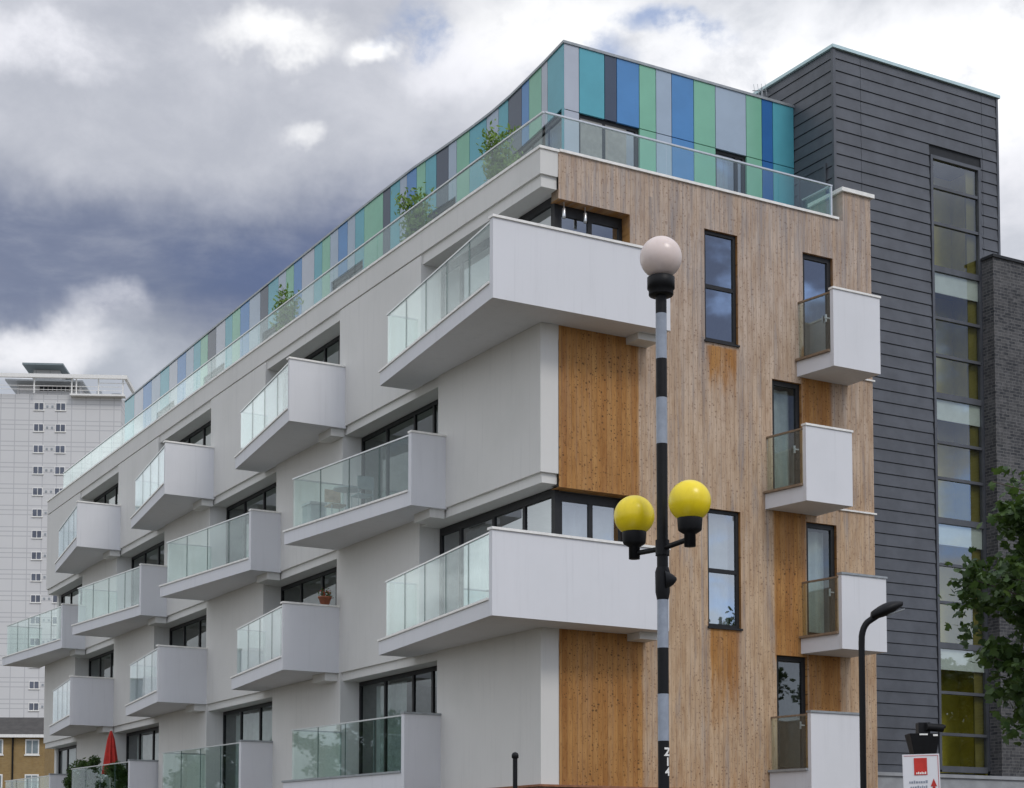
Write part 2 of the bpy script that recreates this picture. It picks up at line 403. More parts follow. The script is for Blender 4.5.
def tvert(r, l, z, f=None):
    k = (round(r, 4), round(l, 4), round(z, 4))
    if k not in idx: idx[k] = len(tv); tv.append((r, l, z)); fr.append(fresh_at(r, z) if f is None else f)
    return idx[k]
for i in range(len(xs)-1):
    for j in range(len(zs)-1):
        cx, cz = (xs[i]+xs[i+1])/2, (zs[j]+zs[j+1])/2
        if any(h[0] < cx < h[1] and h[2] < cz < h[3] for h in holes): continue
        if cz > TZ1 and cx < PIL: continue
        tf.append([tvert(xs[i], TY, zs[j]), tvert(xs[i+1], TY, zs[j]), tvert(xs[i+1], TY, zs[j+1]), tvert(xs[i], TY, zs[j+1])])
def quad(ps, f):
    b = len(tv); tv.extend(ps); fr.extend([f]*4); tf.append([b, b+1, b+2, b+3])
for a, b, c, d, dp in holes:
    D = dp+.02
    quad([(b, TY, c), (b, TY, d), (b, D, d), (b, D, c)], .9)
    quad([(a, TY, d), (b, TY, d), (b, D, d), (a, D, d)][::-1], .75)
    if a > .5: quad([(a, TY, c), (a, TY, d), (a, D, d), (a, D, c)][::-1], .5); quad([(a, TY, c), (b, TY, c), (b, D, c), (a, D, c)], .5)
quad([(TR1, TY, TZ0), (TR1, 1.1, TZ0), (TR1, 1.1, 16.33), (TR1, TY, 16.33)], .1)
quad([(PIL, TY, TZ1), (PIL, 1.1, TZ1), (PIL, 1.1, 16.33), (PIL, TY, 16.33)][::-1], .1)
quad([(PIL, TY, 16.33), (TR1, TY, 16.33), (TR1, 1.1, 16.33), (PIL, 1.1, 16.33)], .1)
quad([(.41, TY, TZ1), (PIL, TY, TZ1), (PIL, .29, TZ1), (.41, .29, TZ1)], .1)
me = bpy.data.meshes.new('timber_wall'); me.from_pydata(tv, [], tf); me.materials.append(M['timber'])
at = me.attributes.new('fresh', 'FLOAT', 'POINT'); at.data.foreach_set('value', fr)
tw = bpy.data.objects.new('timber_wall', me); col.objects.link(tw); tw.parent = blk
s = MB(); s.box(PIL-.06, TR1+.08, -.07, 1.095, 16.335, 16.42); s.build('parapet_coping', 'trim', blk)
for a_, z_ in ((7.62, 12.21), (7.5, 9.25)):
    s = MB(); s.box(a_, TR1+.05, -.045, -.014, z_, z_+.035); s.build('flashing_strip', 'trim', blk)
# plaster block behind the timber so that nothing shows through
s = MB(); s.box(8.1, 8.4, .3, 9, 3.2, 14.9); s.build('inner_wall', 'room', blk)

# ---- windows
def fnL(r0): return lambda u, wv, z: (bend_r(r0+wv, u), u, z)      # u runs along l, wv inward (+r)
def fnR(l0): return lambda u, wv, z: (u, l0+wv, z)                  # u runs along r, wv inward (+l)
def curtain_mb(fn, u0, u1, z0, z1, w0):
    m = MB(); n = max(6, int((u1-u0)/.05)); vs = []; fs = []
    ph = random.random()*6
    for i in range(n+1):
        u = u0+(u1-u0)*i/n; ww = w0+.035*math.sin(i*1.15+ph)+.015*math.sin(i*.43)
        vs += [fn(u, ww, z0), fn(u, ww, z1)]
    for i in range(n): fs.append((2*i, 2*i+2, 2*i+3, 2*i+1))
    m.add(vs, fs, 0, True); return m
def window(parent, fn, u0, u1, z0, z1, mull=(), trans=(), fw=.065, pane='pane', curtains=(), room=2.6, name='window', handle=None, rmat='room', thick_head=.0, sub='window', hang=.25, frame='frame'):
    m = MB()
    m.box(u0, u1, 0, .07, z0, z0+fw, fn=fn); m.box(u0, u1, 0, .07, z1-fw-thick_head, z1, fn=fn)
    m.box(u0, u0+fw, 0, .07, z0+fw, z1-fw-thick_head, fn=fn); m.box(u1-fw, u1, 0, .07, z0+fw, z1-fw-thick_head, fn=fn)
    us = [u0+fw]+list(mull)+[u1-fw]
    for u in mull: m.box(u-fw*.6, u+fw*.6, .004, .066, z0+fw, z1-fw-thick_head, fn=fn)
    for t in trans:
        for a, b in zip(us, us[1:]):
            m.box(a+(fw*.6 if a in mull else 0), b-(fw*.6 if b in mull else 0), .006, .064, t-fw*.6, t+fw*.6, fn=fn)
    wo = m.build(name, frame, parent)
    p = MB()
    p.add([fn(u0+fw*.5, .035, z0+fw*.5), fn(u1-fw*.5, .035, z0+fw*.5), fn(u1-fw*.5, .035, z1-fw*.5-thick_head), fn(u0+fw*.5, .035, z1-fw*.5-thick_head)], [(0, 1, 2, 3)])
    p.build('pane', pane, wo)
    for (a, b) in curtains: curtain_mb(fn, a, b, z0+fw, z1-fw-thick_head-.02, hang).build('curtain', 'curtain', wo)
    if room:
        q = MB(); a, b = u0-.05, u1+.05
        P = [fn(a, .09, z0-.02), fn(b, .09, z0-.02), fn(b, .09, z1+.02), fn(a, .09, z1+.02), fn(a, room, z0-.02), fn(b, room, z0-.02), fn(b, room, z1+.02), fn(a, room, z1+.02)]
        q.add(P, [(4, 5, 6, 7), (0, 1, 5, 4), (3, 2, 6, 7), (0, 3, 7, 4), (1, 2, 6, 5)]); q.build('interior', rmat, wo)
    if handle:
        h = MB(); u, z = handle
        h.box(u-.015, u+.015, -.03, 0, z-.08, z+.08, fn=fn); h.box(u-.012, u+.09, -.05, -.03, z-.012, z+.012, fn=fn); h.build('handle', 'steel', wo)
    return wo

RW = .50
opens = {0: [(4.3, 9.3), (13.6, 18.6), (22.9, 27.9), (32.2, LEND-.3)], 2: [(4.28, 9.25), (13.45, 18.5), (22.6, 27.6), (31.8, LEND-.3)],
         1: [(9.55, 14.3), (18.7, 23.5), (27.8, 32.6)], 3: [(9.45, 14.28), (18.5, 23.3), (27.55, 32.3)]}
curt = {(0, 0): [(.62, .95)], (0, 1): [(.3, .95)], (0, 2): [(.25, .95)], (0, 3): [(.4, .9)],
        (1, 0): [(.02, .2)], (1, 1): [(.02, .15)], (2, 0): [(.0, .2)], (2, 2): [(.02, .2)], (3, 0): [(.02, .3)], (3, 1): [(.05, .3)]}
for fl, ops in opens.items():
    for k, (a, b) in enumerate(ops):
        z0 = FZ[fl]+.14; z1 = FZ[fl+1]-.21; n = b-a
        cs = [(a+n*p, a+n*q) for p, q in curt.get((fl, k), [])]
        window(blk, fnL(RW), a+.003, b-.003, z0, z1, mull=[a+n*.24, a+n*.43, a+n*.72], fw=.065, thick_head=.03, curtains=cs, hang=.3)
        j = MB(); j.box(RW+.08, RW+.6, a-.06, a-.004, z0-.1, z1+.1); j.build('jamb_lining', 'white', blk, bend=True)
# corner glazing, wrapping round the corner on the second and fourth storeys
for fl, top in ((1, 8.97), (3, 14.78)):
    z0 = FZ[fl]+.14; b = 5.14
    cl = [(3.2, 4.4)] if fl == 1 else []
    window(blk, fnL(RW), .34, b-.003, z0, FZ[fl+1]-.21, mull=[1.5, 2.75, 4.2], fw=.08, thick_head=.08, room=0, name='corner_window', pane='pane_sky', curtains=cl)
    window(blk, fnR(.27), RW+.08, 2.105, z0, top-.02, mull=[1.33], fw=.08, thick_head=.10 if fl == 1 else .16, pane='pane_sky', room=0, name='corner_window', curtains=([(.6, 2.0)] if fl == 1 else []))
    p = MB(); p.box(RW-.02, RW+.078, .25, .338, z0, FZ[fl+1]-.21); p.build('corner_post', 'frame', blk)
    q = MB(); A = [(RW+.12, .42), (3.2, .42), (3.2, 5.1), (RW+.12, 5.1)]
    z1 = FZ[fl+1]-.22; vs = [(x, y, z0-.01) for x, y in A]+[(x, y, z1) for x, y in A]
    q.add(vs, [(0, 1, 2, 3), (4, 5, 6, 7), (1, 2, 6, 5), (2, 3, 7, 6)]); q.build('corner_interior', 'room', blk)
    if fl == 3:
        c = MB(); c.box(.42, 2.1, .02, .268, 14.735, 14.93); c.build('timber_soffit', 'woodtrim', blk)
# ceiling lights in the top corner loggia
for u in (.62, 1.12):
    c = MB(); c.lathe([(.0, -.33), (.032, -.33), (.036, -.28), (.036, -.13), (.016, -.12), (.016, 0)], (u, .12, 14.735), 12); c.build('ceiling_spotlight', 'steel', blk)

# windows and doors of the timber front
window(blk, fnR(.05), 3.973, 4.827, 12.453, 14.797, trans=[13.62], fw=.07, pane='pane_sky', name='window')
window(blk, fnR(.05), 4.003, 4.847, 6.483, 8.927, trans=[7.66], fw=.07, pane='pane_sky', name='window', curtains=[(4.05, 4.8)])
s = MB(); s.box(3.95, 4.85, -.05, .05, 12.41, 12.45); s.box(3.98, 4.87, -.05, .05, 6.44, 6.48); s.build('window_sill', 'frame', blk)
for (a, b, z0, z1, cu, pn) in ((6.59, 7.43, 12.45, 14.78, [], 'pane_sky'), (5.72, 6.52, 9.45, 11.88, [(5.78, 6.45)], 'pane'), (6.61, 7.45, 6.45, 8.91, [(6.65, 7.34)], 'pane'), (5.77, 6.60, 3.55, 6.0, [], 'pane')):
    window(blk, fnR(.06), a+.003, b-.003, z0+.003, z1-.003, fw=.10, curtains=cu, pane=pn, name='balcony_door', handle=(b-.16, z0+1.0))

# ---- balconies
def panes(poly2, z0, z1, pw=1.15):
    a, b = Vector(poly2[0]), Vector(poly2[1]); L = (b-a).length; n = max(1, round(L/pw)); m = MB()
    for i in range(n):
        p = a.lerp(b, (i+.012)/n); q = a.lerp(b, (i+.985)/n); m.bar(p, q, .016, z0, z1)
        if i < n-1: m.bar(q, q+(b-a).normalized()*.014, .017, z0, z1, 1)
    return m, n
def balcony(A, B, D, E, z0, zt, base=None, panels='end', trim='trim', railm='steel', slabh=.30, ptrim='trim', bracket=True):
    """plan corners: A wall/near, B outer/near, D outer/far, E wall/far; the solid panel stands on A-B, glass on B-D and D-E"""
    A, B, D, E = [Vector((bend_r(*p), p[1])) for p in (A, B, D, E)]
    d = (E-A).normalized()
    zf = z0+slabh
    zb = z0 if base is None else base
    PT = .12
    A2, B2 = A+(E-A).normalized()*(PT+.002), B+(D-B).normalized()*(PT+.002)
    s = MB(); s.prism([A2, B2, D, E], zb, zf); bo = s.build('balcony', 'panel', blk)
    p = MB(); p.prism([A, B, B+(D-B).normalized()*PT, A+(E-A).normalized()*PT], zb, zt); p.build('end_panel', 'panel', bo)
    ab = (B-A).normalized()
    c = MB(); n = Vector((-ab.y, ab.x)); mid = (n.dot(E-A) > 0) and 1 or -1
    c.bar(A, B+ab*.02, PT+.05, zt+.002, zt+.045, side=mid*PT/2); c.build('panel_coping', ptrim, bo)
    # sill trim on the slab edge
    t = MB(); bd = (D-B).normalized(); nb = Vector((-bd.y, bd.x)); sg = 1 if nb.dot(A-B) > 0 else -1
    de = (E-D).normalized(); ne = Vector((-de.y, de.x)); sg2 = 1 if ne.dot(B-D) > 0 else -1
    t.bar(B2, D+bd*.03, .14, zf+.002, zf+.045, side=sg*.04)
    t.bar(D+de*.12, E, .14, zf+.002, zf+.043, side=sg2*.04); t.build('edge_trim', trim, bo)
    g0 = B2+nb*sg*.07; g1 = D+nb*sg*.07-bd*.30; E2 = E-d*.28
    m, k = panes((g0, g1), zf+.047, zt-.035); m2, _ = panes((g1+de*.03, E2), zf+.047, zt-.035)
    m.v += []; b0 = len(m.v); m.v += m2.v; m.f += [[i+b0 for i in f] for f in m2.f]; m.mi += m2.mi; m.sm += m2.sm
    m.build('glass_balustrade', ['glass', 'glassedge'], bo)
    h = MB(); h.bar(g0, g1+bd*.025, .05, zt-.034, zt-.004); h.bar(g1+de*.026, E2, .05, zt-.034, zt-.005); h.build('handrail', railm, bo)
    if bracket and base is None:
        q = MB(); A3 = A+d*.1; q.prism([A3, A3+ab*.35, A3+ab*.35+d*.75, A3+d*.75], z0-.19, z0-.001); q.build('bracket', 'white', bo)
    return bo
for k, la in enumerate((9.12, 18.22, 27.25)):       # fourth storey
    balcony((.03, la), (-1.45, la), (-.78, la+5.3), (.03, la+5.3), 12.12, 13.62)
for k, la in enumerate((9.38, 18.62, 27.75)):       # second storey
    balcony((.03, la), (-1.45, la), (-.82, la+5.05), (.03, la+5.05), 6.2, 7.78)
for k, la in enumerate((3.93, 13.12, 22.28, 31.3)): # third storey
    ln = 5.55 if k < 3 else 6.5
    balcony((.03, la), (-.82, la), (-1.4, la+ln), (.03, la+ln), 9.2, 10.76)
for k, la in enumerate((4.12, 13.55, 23.0, 32.4)):  # ground storey, on solid walls
    balcony((.03, la), (-.87, la), (-1.36, la+5.4), (.03, la+5.4), 3.24, 4.78, base=0, trim='greytrim', ptrim='greytrim')
# corner balconies: a white panel round the timber side, glass along the white side
def corner_balcony(z0, zt, oc, re_l, re_r):
    r0, l0 = oc; PT = .12; zf = z0+.30
    s = MB(); s.prism([(r0, l0+PT+.002), (re_r-PT-.002, re_l+PT+.002), (re_r-PT-.002, -.014), (.03, -.014), (.03, 5.55), (-.76, 5.6)], z0, zf)
    bo = s.build('corner_balcony', 'panel', blk)
    p = MB(); p.prism([(r0, l0), (re_r, re_l), (re_r, re_l+PT), (r0, l0+PT)], z0, zt); p.prism([(re_r-PT, re_l+PT+.002), (re_r, re_l+PT+.002), (re_r, -.014), (re_r-PT, -.014)], z0, zt)
    p.build('end_panel', 'panel', bo)
    c = MB(); c.bar((r0-.02, l0+PT/2), (re_r+.02, re_l+PT/2), PT+.06, zt+.002, zt+.05); c.bar((re_r-PT/2, re_l+PT+.035), (re_r-PT/2, -.016), PT+.05, zt+.002, zt+.048); c.build('panel_coping', 'trim', bo)
    a = Vector((r0, l0+PT+.004)); b = Vector((-.76, 5.6)); bd = (b-a).normalized(); n = Vector((bd.y, -bd.x))
    t = MB(); t.bar(a, b+bd*.03, .14, zf+.002, zf+.045, side=-.04); t.bar((b.x+.12, b.y-.03), (.02, 5.52), .12, zf+.002, zf+.043); t.build('edge_trim', 'trim', bo)
    g0 = a+n*.07; g1 = b+n*.07-bd*.30
    m, k = panes((g0, g1), zf+.047, zt-.035, 1.2); m2, _ = panes((g1+Vector((.03, 0)), (.02, 5.28)), zf+.047, zt-.035)
    b0 = len(m.v); m.v += m2.v; m.f += [[i+b0 for i in f] for f in m2.f]; m.mi += m2.mi; m.sm += m2.sm
    m.build('glass_balustrade', ['glass', 'glassedge'], bo)
    h = MB(); h.bar(g0, g1+bd*.025, .05, zt-.034, zt-.004); h.bar(g1+Vector((.026, 0)), (.02, 5.28), .05, zt-.034, zt-.005); h.build('handrail', 'steel', bo)
    q = MB(); q.box(2.0, re_r-.02, -.45, -.014, z0-.14, z0-.001); q.build('bracket', 'white', bo)
corner_balcony(12.18, 13.72, (-1.52, -.80), -.82, 2.52)
corner_balcony(6.18, 7.78, (-1.6, -.92), -.80, 2.46)
# small balconies of the timber front
def side_balcony(a, b, r1, lo, z0, zt, base=None, trim='woodtrim', ptrim='trim'):
    PT = .1; zf = z0+.32; zb = z0 if base is None else base
    s = MB(); s.prism([(a, -.014), (b, lo+PT+.002), (r1-PT-.002, lo+PT+.002), (r1-PT-.002, -.014)], zb, zf); bo = s.build('balcony', 'panel', blk)
    p = MB(); p.prism([(b, lo), (r1, lo), (r1, lo+PT), (b, lo+PT)], zb, zt); p.prism([(r1-PT, lo+PT+.002), (r1, lo+PT+.002), (r1, -.014), (r1-PT, -.014)], zb, zt); p.build('end_panel', 'panel', bo)
    c = MB(); c.bar((b-.02, lo+PT/2), (r1+.02, lo+PT/2), PT+.05, zt+.002, zt+.045); c.bar((r1-PT/2, lo+PT+.03), (r1-PT/2, -.016), PT+.04, zt+.002, zt+.043); c.build('panel_coping', ptrim, bo)
    A = Vector((a, -.02)); B = Vector((b, lo+PT+.004)); d = (B-A).normalized(); n = Vector((-d.y, d.x))
    if n.x < 0: n = -n
    t = MB(); t.bar(A, B, .13, zf+.002, zf+.05, side=0); t.build('edge_trim', trim, bo)
    o = n*.06
    m, _ = panes((A+o, B+o), zf+.052, zt-.05, 2.); m.build('glass_balustrade', ['glass', 'glassedge'], bo)
    h = MB(); h.bar(A+o, B+o, .05, zt-.049, zt-.012); h.build('handrail', 'woodtrim', bo)
side_balcony(6.40, 6.53, 7.82, -1.05, 12.02, 13.66)
side_balcony(5.51, 5.67, 6.91, -1.15, 9.06, 10.62)
side_balcony(6.43, 6.58, 7.80, -1.15, 6.06, 7.61, ptrim='greytrim')
side_balcony(5.56, 5.72, 7.14, -1.15, 3.2, 4.70, base=0, trim='greytrim', ptrim='greytrim')

# ---- rooftop storey with striped panels
PA, PR = 2.5, 2.11
leftpl = [(2.5, 2.11), (3.5, 2.24), (4.5, 2.34), (5.5, 2.43), (6.5, 2.46), (7.5, 2.43), (8.5, 2.39), (10, 2.29), (12, 2.25), (40, 2.25)]
def pr(l):
    for (a, ra), (b, rb) in zip(leftpl, leftpl[1:]):
        if a <= l <= b: return ra+(rb-ra)*(l-a)/(b-a)
    return 2.25
ZT, ZD, ZW = 19.36, 15.34, 17.9
lb = [2.5, 3.36, 3.68, 4.33, 4.72, 5.45, 5.93, 6.54, 7.34, 7.95, 8.35, 8.93, 9.45, 9.89, 10.41, 10.8, 11.34, 11.76, 12.92, 13.5, 14.0, 14.62, 15.17, 15.73, 16.29, 17.2, 17.8, 18.4, 19.0, 19.81, 20.47, 21.4, 22.19, 22.9, 23.54, 24.4, 25.2, 25.9, 26.6, 27.4, 28.3, 29.2, 30.2, 31.2, 32.2, 33.3, 34.5]
lc = 'tlgbdtatgadtgbatdgtabagtlbgatdabgtldgtabltabltalll'
win_l = [(2.62, 5.9), (8.0, 9.4), (13.0, 15.1), (18.2, 20.3), (23.6, 25.6), (28.6, 30.6)]
keys = list(PC); mats = ['p_'+k for k in keys]+['zincdark']
ph = MB()
for i in range(len(lb)-1):
    a, b = lb[i]+.008, lb[i+1]-.008; ci = keys.index(lc[i])
    cuts = [a, b]
    for wa, wb in win_l:
        for e in (wa, wb):
            if a < e < b: cuts.append(e)
    cuts.sort()
    for c, d in zip(cuts, cuts[1:]):
        mid = (c+d)/2; zb = ZW+.06 if any(x < mid < y for x, y in win_l) else ZD
        n = max(1, int((d-c)/.4))
        vs = []
        for q in range(n+1):
            l = c+(d-c)*q/n; r = bend_r(pr(l), l); vs += [(r, l, zb), (r+.05, l, zb), (r+.05, l, ZT), (r, l, ZT)]
        fs = [(0, 1, 2, 3), tuple(4*n+k for k in (3, 2, 1, 0))]
        for q in range(n):
            for k in range(4): fs.append((q*4+k, q*4+4+k, q*4+4+(k+1) % 4, q*4+(k+1) % 4))
        ph.add(vs, fs, ci)
rb = [2.11, 2.5, 3.16, 3.48, 4.08, 4.53, 4.96, 5.57, 6.18, 7.06, 7.52, 7.84, 8.47]; rc = 'ltdbgabgagkt'
win_r = [(2.5, 4.08), (6.18, 7.06)]
for i in range(len(rb)-1):
    a, b = rb[i]+.008, rb[i+1]-.008; ci = keys.index(rc[i]); inwin = any(x-.01 < (a+b)/2 < y+.01 for x, y in win_r)
    ph.box(a, b, PA-.003, PA+.05, ZW+.01, ZT, ci)
    if not inwin: ph.box(a, b, PA-.003, PA+.05, ZD, ZW-.01, ci)
pho = ph.build('rooftop_panels', mats, blk)
# dark backing walls with openings, and the roof edge
bk = MB()
def backL(l0, l1, z0, z1):
    n = max(1, int((l1-l0)/.5)); vs = []; fs = [(0, 1, 2, 3), tuple(4*n+k for k in (3, 2, 1, 0))]
    for q in range(n+1):
        l = l0+(l1-l0)*q/n; r = bend_r(pr(l), l)+.055; vs += [(r, l, z0), (r+.1, l, z0), (r+.1, l, z1), (r, l, z1)]
    for q in range(n):
        for k in range(4): fs.append((q*4+k, q*4+4+k, q*4+4+(k+1) % 4, q*4+(k+1) % 4))
    bk.add(vs, fs)
pos = 2.5
for wa, wb in win_l: backL(pos, wa, ZD, ZW); pos = wb
backL(pos, 34.5, ZD, ZW); backL(2.5, 34.5, ZW+.001, ZT-.02)
pos = 2.26
for wa, wb in win_r: bk.box(pos, wa, PA+.055, PA+.15, ZD, ZW); pos = wb
bk.box(pos, 8.47, PA+.055, PA+.15, ZD, ZW); bk.box(2.26, 8.47, PA+.055, PA+.15, ZW+.001, ZT-.02)
bk.build('rooftop_backing', 'zincdark', blk)
rf = MB(); n = 34; vs = []; fs = []
for q in range(n+1):
    l = 2.47+(34.53-2.47)*q/n; r = bend_r(pr(max(l, 2.5)), l)-.03; r2 = bend_r(9.5, l)
    vs += [(r, l, ZT+.002), (r2, l, ZT+.002), (r2, l, ZT+.06), (r, l, ZT+.06)]
fs = [(0, 1, 2, 3), tuple(4*n+k for k in (3, 2, 1, 0))]
for q in range(n):
    for k in range(4): fs.append((q*4+k, q*4+4+k, q*4+4+(k+1) % 4, q*4+(k+1) % 4))
rf.add(vs, fs); rf.build('rooftop_edge', 'greytrim', blk)
e = MB(); e.box(2.31, 9.4, 34.36, 34.5, ZD, ZT, 0); e.build('rooftop_end_wall', 'p_l', blk, bend=True)
for wa, wb in win_l:
    n = 2 if wb-wa < 2.4 else 4
    window(blk, lambda u, wv, z: (bend_r(pr(u), u)+.06+wv, u, z), wa+.003, wb-.003, ZD, ZW-.003, mull=[wa+(wb-wa)*i/n for i in range(1, n)], name='terrace_door', room=1.6, curtains=([(2.9, 3.6), (4.9, 5.7)] if wa < 3 else [(wa+.15, wa+.8)]))
for (wa, wb), ml in zip(win_r, ([3.18], [6.82])):
    window(blk, fnR(PA+.06), wa+.003, wb-.003, ZD, ZW-.003, mull=ml, name='terrace_door', pane='pane_sky', room=1.6, curtains=([(6.3, 6.75)] if wa > 5 else []))
# terrace balustrade
GZ0, GZ1 = 15.72, 16.44
tb = MB()
for i in range(28):
    a, b = .16+i*1.25, .16+(i+1)*1.25-.02; ra, rb2 = bend_r(.14, a), bend_r(.14, b); tb.bar((ra, a), (rb2, b), .016, GZ0, GZ1)
for i in range(5):
    a, b = .18+i*1.465, .18+(i+1)*1.465-.02; tb.bar((a, .10), (b, .10), .016, GZ0+.01, GZ1)
tb.bar((7.5, .13), (7.5, 1.05), .016, GZ0+.01, GZ1)
tbo = tb.build('terrace_balustrade', 'glass', blk)
h = MB(); h.box(.115, .165,   .10, 35.15, GZ1+.002, GZ1+.035, 0, 24); 
h2 = h.build('handrail', 'steel', tbo, bend=True)
h = MB(); h.box(.17, 7.53, .075, .125, GZ1+.002, GZ1+.034); h.box(7.475, 7.525, .13, 1.05, GZ1+.002, GZ1+.033); h.box(7.478, 7.522, .08, .125, GZ0, GZ1); h.build('handrail', 'steel', tbo)
# the upper storeys step down very slightly along the street
def drop(l, z): return .00085*max(0, l-3)*max(0, z-8)
def family(o):
    for c in [q for q in col.objects if q.parent == o]:
        yield c; yield from family(c)
for o in list(family(blk)):
    for v in o.data.vertices: v.co.z -= drop(v.co.y, v.co.z)
# ------------------------------------------------------------------ dark zinc stair tower
tw_ = empty('stair_tower', CORNER, TH)
tag(tw_, 'dark grey zinc boarded stair tower with a tall strip of windows beside the timber wall', 'stair tower')
T0, TL, T1, TB, TZT = 8.48, 1.1, 13.66, 9.2, 20.22
core = MB(); core.box(T0+.03, 11.40, TL+.03, TB, 0, TZT-.01); core.box(13.07, T1-.03, TL+.03, TB, 0, TZT-.01)
core.box(11.40, 13.07, TL+.03, TB, 18.38, TZT-.01); core.box(11.40, 13.07, TL+2.4, TB, 0, 18.38); core.build('wall_core', 'zincdark', tw_)
cl = MB(); H = .278; z = 3.6
def course(x0, x1, z0, z1):
    if x1 <= x0 or z1 <= z0: return
    vs = [(x0, TL-.016, z0), (x1, TL-.016, z0), (x1, TL+.004, z1), (x0, TL+.004, z1), (x0, TL+.029, z0), (x1, TL+.029, z0), (x1, TL+.029, z1), (x0, TL+.029, z1)]
    cl.add(vs, [(0, 1, 2, 3), (7, 6, 5, 4), (0, 4, 5, 1), (3, 2, 6, 7), (0, 3, 7, 4), (1, 5, 6, 2)])
def courseL(y0, y1, z0, z1):
    vs = [(T0-.016, y0, z0), (T0-.016, y1, z0), (T0+.004, y1, z1), (T0+.004, y0, z1), (T0+.029, y0, z0), (T0+.029, y1, z0), (T0+.029, y1, z1), (T0+.029, y0, z1)]
    cl.add(vs, [(0, 1, 2, 3), (7, 6, 5, 4), (0, 4, 5, 1), (3, 2, 6, 7), (0, 3, 7, 4), (1, 5, 6, 2)])
while z < TZT-.02:
    z1 = min(z+H-.014, TZT-.012)
    jit = .0
    spans = [(T0+.055, 9.28), (9.29, 13.12), (13.13, T1-.06)]
    for a, b in spans:
        if z < 18.38 and a < 11.4 and b > 13.07: course(a, 11.395, z, z1 if z1 < 18.38 or True else z1); course(13.075, b, z, z1)
        elif z < 18.38 and b > 13.07 and a > 12: course(max(a, 13.075), b, z, z1)
        else: course(a, b, z, z1)
    courseL(TL+.055, 9.1, z, z1)
    z += H
cl.build('boarding', 'zinc', tw_)
t = MB(); t.box(T0-.024, T0+.05, TL-.024, TL+.05, 3.6, TZT); t.box(T1-.055, T1+.01, TL-.024, TL+.05, 3.6, TZT); t.build('corner_trim', 'zinc', tw_)
t = MB(); t.box(T0-.06, T1+.06, TL-.06, TB, TZT+.002, TZT+.075); t.build('roof_edge', 'capmetal', tw_)
t = MB(); t.box(T0-.05, T0-.02, 1.35, 1.42, 15.34, 17.62); t.box(T0-.05, T0-.02, 2.28, 2.35, 15.34, 17.62); t.box(T0-.05, T0-.02, 1.42, 2.28, 17.55, 17.62); t.box(T0-.03, T0-.018, 1.42, 2.28, 15.36, 17.55)
t.build('roof_door', 'zinc', tw_)
# window strip
WA, WB = 11.42, 13.05
fz = [(18.32, 15.62), (15.62, 12.58), (12.58, 9.62), (9.62, 6.68), (6.68, 3.84)]
fr_ = MB(); fr_.box(WA, WA+.07, TL-.03, TL+.10, 3.8, 18.36); fr_.box(WB-.09, WB, TL-.03, TL+.10, 3.8, 18.36); fr_.box(WA+.07, WB-.09, TL-.03, TL+.10, 18.28, 18.36)
bars = [17.61, 16.73, 14.46, 13.56, 11.49, 10.64, 8.60, 7.71, 5.60, 4.63]
thick = [15.66, 12.62, 9.66, 6.72, 3.84]
for zb in bars: fr_.box(WA+.07, WB-.09, TL-.012, TL+.08, zb-.035, zb+.035)
for zb in thick: fr_.box(WA+.07, WB-.09, TL-.014, TL+.09, zb-.09, zb+.05)
wo = fr_.build('stair_window', 'zinc', tw_)
sp = MB()
for zb in thick[:-1]: sp.box(WA+.075, WB-.095, TL+.05, TL+.075, zb-.58, zb-.092)
sp.build('spandrel', 'frost', wo)
p = MB(); p.add([(WA+.05, TL+.03, 3.8), (WB-.06, TL+.03, 3.8), (WB-.06, TL+.03, 18.3), (WA+.05, TL+.03, 18.3)], [(0, 1, 2, 3)]); p.build('pane', 'pane_stair', wo)
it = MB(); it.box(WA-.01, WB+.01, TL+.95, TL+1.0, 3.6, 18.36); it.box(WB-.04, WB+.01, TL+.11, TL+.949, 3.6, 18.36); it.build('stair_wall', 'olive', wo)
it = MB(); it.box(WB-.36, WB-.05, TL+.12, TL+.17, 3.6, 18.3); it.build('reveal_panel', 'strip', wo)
it = MB()
for zb in thick: it.box(WA-.01, WB-.06, TL+.14, TL+.949, zb-.3, zb-.1)
it.build('stair_landing', 'stair_dark', wo)
t = MB(); t.box(T0+.05, 14.9, TL-.5, TL-.02, 0, 3.58); t.box(T0+.02, 14.95, TL-.54, TL-.02, 3.582, 3.66); t.build('plinth', 'concrete', tw_)

# ------------------------------------------------------------------ charcoal brick building on the right
bb = empty('brick_building', CORNER, TH); tag(bb, 'charcoal grey brick building at the right edge behind the tree', 'brick building')
b = MB(); b.box(13.02, 30, .70, 1.02, 0, 16.05); b.box(13.02, 13.4, 1.02, 1.085, 0, 16.05); b.box(13.72, 30, 1.02, 12, 0, 16.05); b.build('wall', 'darkbrick', bb)
b = MB(); b.box(12.98, 30.1, .66, 1.06, 16.052, 16.12); b.build('coping', 'zincdark', bb)

